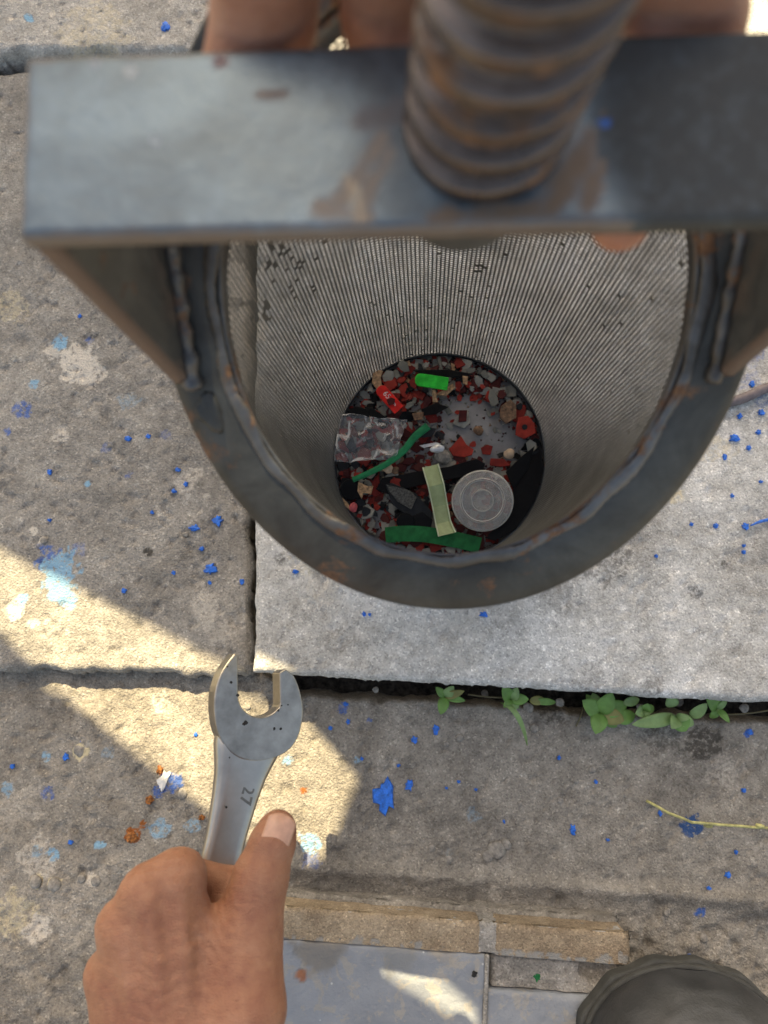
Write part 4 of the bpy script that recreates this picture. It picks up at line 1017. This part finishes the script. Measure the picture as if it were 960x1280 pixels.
# the other hand, round the bar behind the screw
def BL(px, py, z): return on_plane(px, py, MWb @ Vector((0, 0, z)), zl)
chains = [([BL(600, -560, .520) + Vector((-.03, .24, .12)), BL(600, -560, .520), BL(620, -330, .495)], [.042, .028, .030], .012)]
palm = BL(640, -300, .485)
fing = [(330, 12, .435, .0125, 300, 130, .0), (482, 8, .430, .0105, 500, 150, 0), (812, 0, .432, .0092, 766, 292, 0), (885, 2, .434, .0088, 872, 105, 0), ]
for (px, py, z, r, tx_, ty_, _) in fing:
    kx = 640 + (px - 640) * .62
    p0 = BL(kx, -300, .482); p1 = BL(px, py - 110, .458); p2 = BL(px, py + 18, z); p3 = MWb @ (MWbi @ BL(tx_, ty_, .421))
    q = MWbi @ p3; q.z = .4265 - r * 0 - .0005 * 0; q.z = ZBAR - TBAR - r - .001
    p3 = MWb @ q; q2 = MWbi @ p2; q2.y = max(q2.y, BY1 + r + .0015); p2 = MWb @ q2
    chains.append(([p0, p1, p2, p3], [r * 1.35, r * 1.15, r, r * .85], .008))
me = body(chains, .0016)
hand2 = link('hand', me, 'skin2'); tag(hand2, 'bare hand holding the basket by its bar behind the screw', 'hand')

# ================================================================== BOOT
zs_ = ZS + .002; zso = zs_ + .018
bc = G(862, 1204, zso)                    # toe tip at the sole's top edge
brot = math.radians(-4); MWt = Matrix.Translation((bc.x, bc.y, zs_)) @ Matrix.Rotation(brot, 4, 'Z')
boot = thing('boot', 'black rubber boot toe with grey lugged sole on the brick step', 'boot', None, None, MWt)
def half_w(s):  # half width of the sole at distance s behind the toe tip
    a, b_ = .076, .056
    if s < b_: return a * math.sqrt(max(0, 1 - (1 - s / b_) ** 2))
    return float(np.interp(s, [b_, .10, .17, .24, .27], [.076, .074, .060, .054, .048]))
ss = [.056 * (1 - math.cos(math.pi / 2 * i / 22)) for i in range(23)] + [.056 + .006 * i for i in range(1, 36)]
ss = [s for s in ss if s <= .27]
out = [(half_w(s), -s) for s in ss] + [(.030, -.283), (0, -.288), (-.030, -.283)] + [(-half_w(s), -s) for s in ss[::-1][:-1]]
# wavy lugged edge
def resample(pl, n):
    P_ = np.array(pl + [pl[0]]); L = np.concatenate([[0], np.cumsum(np.hypot(*np.diff(P_, axis=0).T))]); t = np.linspace(0, L[-1], n, endpoint=False)
    return np.stack([np.interp(t, L, P_[:, 0]), np.interp(t, L, P_[:, 1])], -1), t
rs, tt = resample(out, 300)
cen = np.array((0, -.12)); wob = np.array([.0015 * (1 if math.sin(2 * math.pi * t / .034) > .1 else -.5) + .0006 * math.sin(t * 500) for t in tt])
wob = np.convolve(np.concatenate([wob[-4:], wob, wob[:4]]), np.ones(5) / 5, 'same')[4:-4]
dirn = rs - cen; dirn /= np.linalg.norm(dirn, axis=1)[:, None]
so_ = link('sole', prism([tuple(p) for p in rs + dirn * wob[:, None]], 0, .013), 'boot_sole', boot); bevel(so_, .002, 2, 50)
we = link('welt', prism([tuple(p) for p in rs * np.array((.975, .99)) - np.array((0, .0012))], .0131, .018), 'boot_sole', boot); bevel(we, .0015, 2, 50)
V = []; na = 48; sl2 = np.concatenate([[.0040 + .05 * (1 - math.cos(math.pi / 2 * i / 26)) for i in range(27)], np.linspace(.060, .282, 60)])
for s in sl2:
    hw = max(.002, half_w(max(0.0006, s - .0026)) - .0036); hgt = float(np.interp(s, [.004, .009, .022, .05, .09, .13, .19, .24, .282], [.002, .022, .042, .064, .072, .066, .105, .12, .10]))
    for j in range(na):
        a = math.pi * j / (na - 1); ca, sa2 = math.cos(a), math.sin(a)
        x = hw * math.copysign(abs(ca) ** .85, ca); z = hgt * abs(sa2) ** .75
        r0 = math.hypot(x / .064, (s - .070) / .064)
        z += .0016 * math.exp(-((r0 - .86) / .02) ** 2) * (s < .09) + .0016 * math.exp(-((r0 - .66) / .02) ** 2) * (s < .09)
        z += .0016 * math.sin((s + .2 * x * x / .05) * 2 * math.pi / .010 + 2 * math.sin(x * 60)) * float(sstep(.045, .075, s)) * max(0, sa2 - .3) * math.exp(-(x / .04) ** 2)
        V.append((x, -s, .0176 + z))
n = len(sl2)
Q = [tuple(q) for q in grid_quads(n, na)] + [tuple(range(na))[::-1], tuple((n - 1) * na + j for j in range(na))]
me = mesh(V, Q); me.shade_smooth(); link('upper', me, 'boot', boot)
me = tube([(0, -.215, .12), (0, -.222, .17), (0, -.228, .24), (0, -.232, .27)], [.050, .054, .060, .062], 40); me.shade_smooth(); link('shaft', me, 'boot', boot)

# ================================================================== SMALL THINGS ON THE GROUND
def zof(px, py):
    if py < 60 and px < 250: return ZB
    if py > 1168 and px < 790: return ZS
    if px > 318 and py < 842 + (px - 320) * .055: return ZCs
    if py < 838: return ZA
    return 0.0
def paint_flake(px, py, sx, sy, mat, lab, cat, group=None, seed=0, th_=.0018, name='paint_flake'):
    r = random.Random(seed); z = zof(px, py) + .0006; g = G(px, py, z); d = (g - C0).length; k = d / F * .5 * 1.0; n = 15
    out = []
    for i in range(n):
        a = 2 * math.pi * i / n + r.uniform(-.2, .2); q = r.uniform(.55, 1.2); out.append((sx * k * q * math.cos(a), sy * k * q * math.sin(a)))
    V = [(x, y, -.0012) for x, y in out] + [(x * .9, y * .9, th_ * r.uniform(.4, 1)) for x, y in out] + [(0, 0, th_ * r.uniform(.8, 1.4))]
    f = [(i, (i + 1) % n, n + (i + 1) % n, n + i) for i in range(n)] + [(n + i, n + (i + 1) % n, 2 * n) for i in range(n)] + [tuple(range(n - 1, -1, -1))]
    me = mesh(V, f); o = link(name, me, mat); o.location = g
    tag(o, lab, cat, group); return o
BLUEF = [(207, 33, 9, 13, 'blue paint flake on the sandy slab beyond the bar', None), (243, 660, 14, 10, 'left blue flake of the close pair beside the ring, on the brown slab', None), (272, 651, 13, 15, 'right blue flake of the close pair beside the ring, on the brown slab', None), (263, 711, 17, 16, 'largest blue flake on the weathered brown slab', None),
 (482, 995, 29, 42, 'largest blue paint flake of all, on the brown concrete strip', None), (511, 982, 10, 15, 'small blue flake touching the side of the largest blue flake', None), (863, 1199, 9, 9, 'blue flake on the concrete just past the boot toe', None),
 (605, 768, 12, 9, 'blue flake on the front of the pale slab below the ring', None), (369, 714, 8, 6, 'tiny blue flake at the corner of the pale slab', None), (712, 1152, 8, 11, 'blue flake on the concrete just before the last brick', None), (716, 1037, 9, 12, 'lone bright blue flake on the open brown concrete', None), (918, 548, 12, 10, 'larger blue flake on the pale slab below the cable', None)]
for i, (px, py, sx, sy, lab, gp) in enumerate(BLUEF): paint_flake(px, py, sx, sy, 'blue', lab, 'flake', gp, i)
small_lists = {'brown': ([(155, 738, 8), (217, 716, 6), (160, 548, 9), (185, 545, 8), (222, 587, 7), (232, 605, 6), (217, 614, 7), (252, 686, 7), (140, 355, 7), (62, 590, 6), (262, 728, 6), (62, 650, 6), (302, 727, 7), (100, 395, 5), (190, 640, 5)], 'tiny blue paint speck on the weathered brown slab', 'tiny blue specks on the brown slab'),
 'pale': ([(906, 571, 6), (932, 658, 9), (895, 657, 6), (864, 655, 6), (951, 602, 5), (948, 540, 6), (915, 620, 5), (936, 560, 6), (820, 695, 5), (930, 690, 5), (455, 767, 6), (462, 768, 5), (930, 682, 4), (925, 520, 6), (952, 515, 8), (940, 480, 7)], 'tiny blue paint speck on the pale slab', 'tiny blue specks on the pale slab'),
 'low': ([(545, 912, 10), (518, 925, 9), (413, 910, 6), (452, 948, 6), (432, 880, 7), (435, 902, 6), (655, 1112, 8), (910, 1094, 7), (886, 1110, 6), (930, 988, 6), (745, 977, 5), (595, 987, 5), (573, 977, 5), (699, 947, 5), (868, 1128, 5), (937, 915, 8), (760, 1050, 5), (245, 918, 6), (104, 925, 8), (82, 946, 8), (15, 958, 6), (88, 1053, 6), (498, 957, 5), (825, 1016, 6), (920, 1065, 4), (630, 1027, 4), (558, 985, 4)], 'tiny blue paint speck on the brown concrete strip', 'tiny blue specks on the brown concrete strip')}
for kk, (lst, lab, gp) in small_lists.items():
    for i, (px, py, s) in enumerate(lst): paint_flake(px, py, s, s * random.uniform(.7, 1.2), 'blue', lab, 'speck', gp, 100 + i, .0012, 'paint_speck')
paint_flake(205, 975, 14, 30, 'white_chip', 'white torn paint chip on the concrete left of the wrench', 'chip', None, 7, .0018, 'paint_chip').rotation_euler = (0, 0, -.5)
paint_flake(672, 1227, 20, 15, 'dgreen', 'dark green shard on the broken mortar of the step', 'shard', None, 9, .002, 'glass_shard').location.z -= .008
paint_flake(228 + 365, 1217, 7, 7, 'soot', 'black speck on the grey painted step', 'speck', None, 9, .002, 'dirt_speck')
PEB = [(100, 938, 16), (228, 992, 14), (310, 884, 8), (45, 1102, 14), (68, 1106, 16), (120, 1101, 11), (102, 1098, 9), (668, 910, 11), (558, 930, 7), (575, 922, 10), (740, 1165, 12), (834, 1140, 9), (700, 1000, 9), (720, 976, 8), (740, 962, 9), (650, 1005, 6), (880, 1172, 10), (780, 995, 5), (330, 905, 6), (232, 668, 8), (205, 622, 7), (137, 557, 6), (55, 675, 9), (150, 315, 7), (178, 330, 6), (25, 405, 8), (280, 905, 7), (560, 1075, 12), (540, 1060, 10), (620, 1062, 22), (610, 1070, 16), (632, 1056, 13), (660, 885, 14), (700, 878, 12), (860, 878, 14), (800, 884, 10), (930, 885, 12), (610, 868, 9), (470, 862, 9)]
for i, (px, py, s) in enumerate(PEB):
    z = zof(px, py); g = G(px, py, z); r = s * .5 * (g - C0).length / F * .9
    bm = bmesh.new(); bmesh.ops.create_icosphere(bm, subdivisions=2, radius=1)
    for v in bm.verts:
        c = v.co.copy(); v.co = c * (1 + .35 * float(fbm(np.array([c.x + i * 1.7]), np.array([c.y + c.z]), 1.2, 5 + i, 2)[0])); v.co *= r; v.co.z *= .38
    me = bpy.data.meshes.new('pebble'); bm.to_mesh(me); bm.free(); me.shade_smooth(); o = link('pebble', me, 'pebble'); o.location = (g.x, g.y, z + r * .12 - (.022 if (px > 330 and 858 < py < 890 and py < 868 + (px - 600) * .05) else 0)); o.rotation_euler = (0, 0, i)
    tag(o, 'small grey pebble lying loose on the concrete', 'pebble', 'loose pebbles on the concrete')
for i, (px, py, s) in enumerate([(165, 1045, 13), (187, 1000, 9), (200, 962, 9), (252, 1022, 7)]):
    paint_flake(px, py, s, s, 'rust_chip', 'orange rust crumb on the concrete left of the wrench', 'crumb', 'rust crumbs left of the wrench', 300 + i, .0025, 'rust_crumb')
# straw
pts = [G(808, 1001, .004), G(835, 1016, .012), G(865, 1028, .014), G(900, 1031, .008), G(940, 1034, .006), G(985, 1037, .004)]
straw = thing('grass_stalk', 'dry yellow grass stalk lying across a round blue stain', 'stalk', pts[0])
me = tube([p - pts[0] for p in sum([bez(pts[i], (pts[i] + pts[i + 1]) / 2 + Vector((0, .0004, .0005)), pts[i + 1], 4)[:-1] for i in range(5)], []) + [pts[-1]]], .0011, 7); me.shade_smooth(); link('stem', me, 'straw', straw)
for t in (880, 945):
    me = tube([G(t, 1031, .0075) - pts[0], G(t + 5, 1032.5, .0075) - pts[0], G(t + 10, 1033, .007) - pts[0]], [.0012, .0019, .0012], 7); me.shade_smooth(); link('node', me, 'straw', straw)
# cable
pts = [G(850, 505, ZCs + .004), G(915, 502, ZCs + .004), G(950, 488, ZCs + .004), G(1000, 466, ZCs + .004), G(1100, 430, ZCs + .004)]
me = tube(sum([bez(pts[i], (pts[i] + pts[i + 1]) / 2 + Vector((0, -.002, 0)), pts[i + 1], 6)[:-1] for i in range(4)], []) + [pts[-1]], .0042, 10); me.shade_smooth()
tag(link('cable', me, 'cable'), 'brown cable lying on the pale slab behind the ring', 'cable')
# blue twig
me = tube([G(938, 657, ZCs + .002), G(950, 652, ZCs + .003), G(975, 646, ZCs + .002)], [.0006, .0013, .0013], 7); tag(link('blue_splinter', me, 'blue'), 'thin blue painted splinter on the pale slab', 'splinter')
def twig(pl, lab, r=.0007):
    q = [G(px, py, z) for px, py, z in pl]; me = tube(bez(*q, 8), r, 6); me.shade_smooth(); tag(link('twig', me, 'stem'), lab, 'twig')
twig([(905, 893, .004), (935, 894, .008), (975, 885, .01)], 'thin dry twig in the joint at the end of the plants')
twig([(720, 908, .002), (727, 895, .006), (729, 884, .002)], 'tiny dry twig left of the five-leaf plant')
twig([(585, 868, .003), (610, 872, .006), (628, 872, .006)], 'thin dry twig between the two smallest plants')

# ------------------------------------------------------------------ plants in the joint
def leaf_mesh(b, t, wd, lift, n=9, m=5, curl=.15):
    d = t - b; L = d.length; d.normalize(); s = d.cross(Vector((0, 0, 1))).normalized(); up = s.cross(d); V = []
    for i in range(n):
        f = i / (n - 1); wv = wd * math.sin(math.pi * min(1, f ** .85 * .97 + .03)) ** .62 * .5
        if i == n - 1: wv = 0
        for j in range(m):
            a = (j / (m - 1) - .5) * 2
            V.append(d * (L * f) + s * (a * wv) + up * (lift * math.sin(math.pi * f) + abs(a) * wv * .22 - curl * L * f * f * .5))
    me = np_mesh([tuple(v) for v in V], grid_quads(n, m)); me.shade_smooth(); return me
def plant(base, leaves, lab, mats, wd=.0075, grp='weeds in the slab joint'):
    bz = G(base[0], base[1], -.012); root = thing('weed', lab, 'plant', bz, grp)
    crown = G(base[0], base[1], .012)
    me = tube([Vector((0, .004, -.010)), (crown - bz) * .5, crown - bz], [.0012, .001, .0008], 6); link('stem', me, 'stem', root)
    for i, (px, py, z, wpx, *o_) in enumerate(leaves):
        b = G(base[0] + (o_[0] if o_ else 0), base[1] + (o_[1] if o_ else 0), .012); t = G(px, py, z)
        me = leaf_mesh(b, t, wpx * .82 / F, .0015); o = link('leaf', me, mats[i % len(mats)], root); o.location = b - bz
        o.modifiers.new('solid', 'SOLIDIFY').thickness = .00025
plant((556, 871), [(545, 859, .016, 8), (567, 858, .018, 10), (551, 893, .016, 11), (580, 864, .02, 8), (582, 876, .012, 7)], 'smallest weed with four leaves at the corner end of the joint', ['leaf', 'leaf2', 'leaf', 'leaf3'])
plant((638, 874), [(629, 859, .022, 13), (647, 860, .02, 11), (661, 874, .016, 11), (630, 884, .016, 8), (682, 875, .01, 9, 24, 2), (696, 878, .008, 7, 30, 2), (648, 886, .012, 8)], 'weed beside a long drooping grass blade', ['leaf', 'leaf2', 'leaf', 'leaf', 'leaf3'])
plant((749, 891), [(729, 876, .02, 17), (741, 866, .012, 12), (766, 867, .022, 17), (745, 917, .02, 17), (785, 880, .012, 16), (781, 901, .014, 16), (733, 868, .01, 10), (772, 909, .008, 12), (800, 874, .008, 9, 30, -12), (795, 893, .008, 14, 20, 8)], 'bushy weed with broad leaves, the largest in the joint', ['leaf', 'leaf2', 'leaf', 'leaf', 'leaf', 'leaf3', 'leaf'], .009)
plant((804, 888), [(795, 892, .02, 12), (810, 880, .018, 11), (806, 897, .014, 12), (818, 884, .01, 9)], 'low weed between the bushy weed and the pale leaf', ['leaf2', 'leaf'])
plant((845, 896), [(792, 906, .022, 13), (862, 898, .02, 8), (840, 910, .022, 13), (858, 914, .014, 18), (868, 906, .012, 12), (838, 868, .016, 13, -6, -12), (884, 880, .022, 11, 18, 0)], 'weed with a long pale pointed leaf', ['leaf2', 'leaf2', 'leaf2', 'leaf'])
plant((896, 886), [(884, 868, .022, 14), (909, 874, .018, 6), (912, 903, .018, 7), (904, 896, .014, 6), (888, 898, .006, 8)], 'slim weed at the twig end of the joint', ['leaf', 'leaf2'])
bz = G(628, 878, .012); root = thing('grass_tuft', 'long drooping green grass blade growing from the joint', 'grass', bz)
path = bez(G(630, 878, .012), G(652, 890, .03), G(659, 932, .004), 10); V = []
for i, p in enumerate(path):
    f = i / 10; wv = .0032 * (1 - f) ** .6 + .0002; V += [p - bz - X * wv + Vector((0, 0, .0006)), p - bz, p - bz + X * wv + Vector((0, 0, .0006))]
me = np_mesh([tuple(v) for v in V], grid_quads(11, 3)); me.shade_smooth(); link('blade', me, 'leaf2', root).modifiers.new('solid', 'SOLIDIFY').thickness = .0002

# ================================================================== SUN BLOCKERS added overhead, unseen, cut to leave the sun patches
HB = 1.05
def lifted(px, py, z):
    g = G(px, py, z); t = (HB - z) / -Ldir.z; q = g - Ldir * t; return (q.x, q.y)
up_edge = [(-420, 455, ZA), (0, 672, ZA), (140, 742, ZA), (285, 818, ZA), (380, 885, 0), (452, 966, 0), (436, 1000, 0), (408, 1066, 0), (374, 1093, 0), (428, 1168, ZS), (520, 1178, ZS), (592, 1245, ZS), (596, 1282, ZS), (640, 1500, ZS)]
far1 = [(1500, 1500, 0), (1500, 300, ZCs), (940, 285, ZCs), (345, 285, ZCs), (345, -260, ZCs), (-500, -260, ZB)]
lo_edge = [(-420, 480, ZA), (-60, 735, ZA), (0, 790, ZA), (48, 838, ZA), (78, 868, 0), (150, 925, 0), (250, 1005, 0), (330, 1064, 0), (372, 1094, 0), (426, 1170, ZS), (480, 1215, ZS), (560, 1266, ZS), (594, 1280, ZS), (640, 1500, ZS)]
far2 = [(-420, 1500, 0)]
def blocker_board(pl, lab):
    out = [lifted(*p) for p in pl]; cx = sum(p[0] for p in out) / len(out); cy = sum(p[1] for p in out) / len(out)
    r = thing('awning', lab, 'awning', (cx, cy, 0))
    me = prism([(x - cx, y - cy) for x, y in out], HB, HB + .012); link('blocker_board', me, 'wood', r)
    return r, out, cx, cy
r, out, cx, cy = blocker_board(up_edge + far1, 'large flat board awning overhead that shades the slabs')
for q in (out[-1], out[len(up_edge) + 1]):
    me = box(q[0] - cx - .05, q[0] - cx + .0, q[1] - cy - .05, q[1] - cy, -.06, HB - .001); link('blocker_post', me, 'wood', r)  # added supports for the large unseen blocker
r, out, cx, cy = blocker_board(lo_edge + far2, 'smaller flat board awning overhead beside the large one')
q = out[0]; link('blocker_post', box(q[0] - cx + .02, q[0] - cx + .06, q[1] - cy - .16, q[1] - cy - .12, -.06, HB - .001), 'wood', r)  # added support for the smaller unseen blocker

# meshes that carry no stain get an empty stain layer
USES = {m.name for m in bpy.data.materials if m.use_nodes and any(n.type == 'ATTRIBUTE' and n.attribute_name == 'stain' for n in m.node_tree.nodes)}
for me in bpy.data.meshes:
    if me.materials and me.materials[0] and me.materials[0].name in USES and 'stain' not in me.color_attributes:
        set_stain(me, np.zeros((len(me.vertices), 4)))
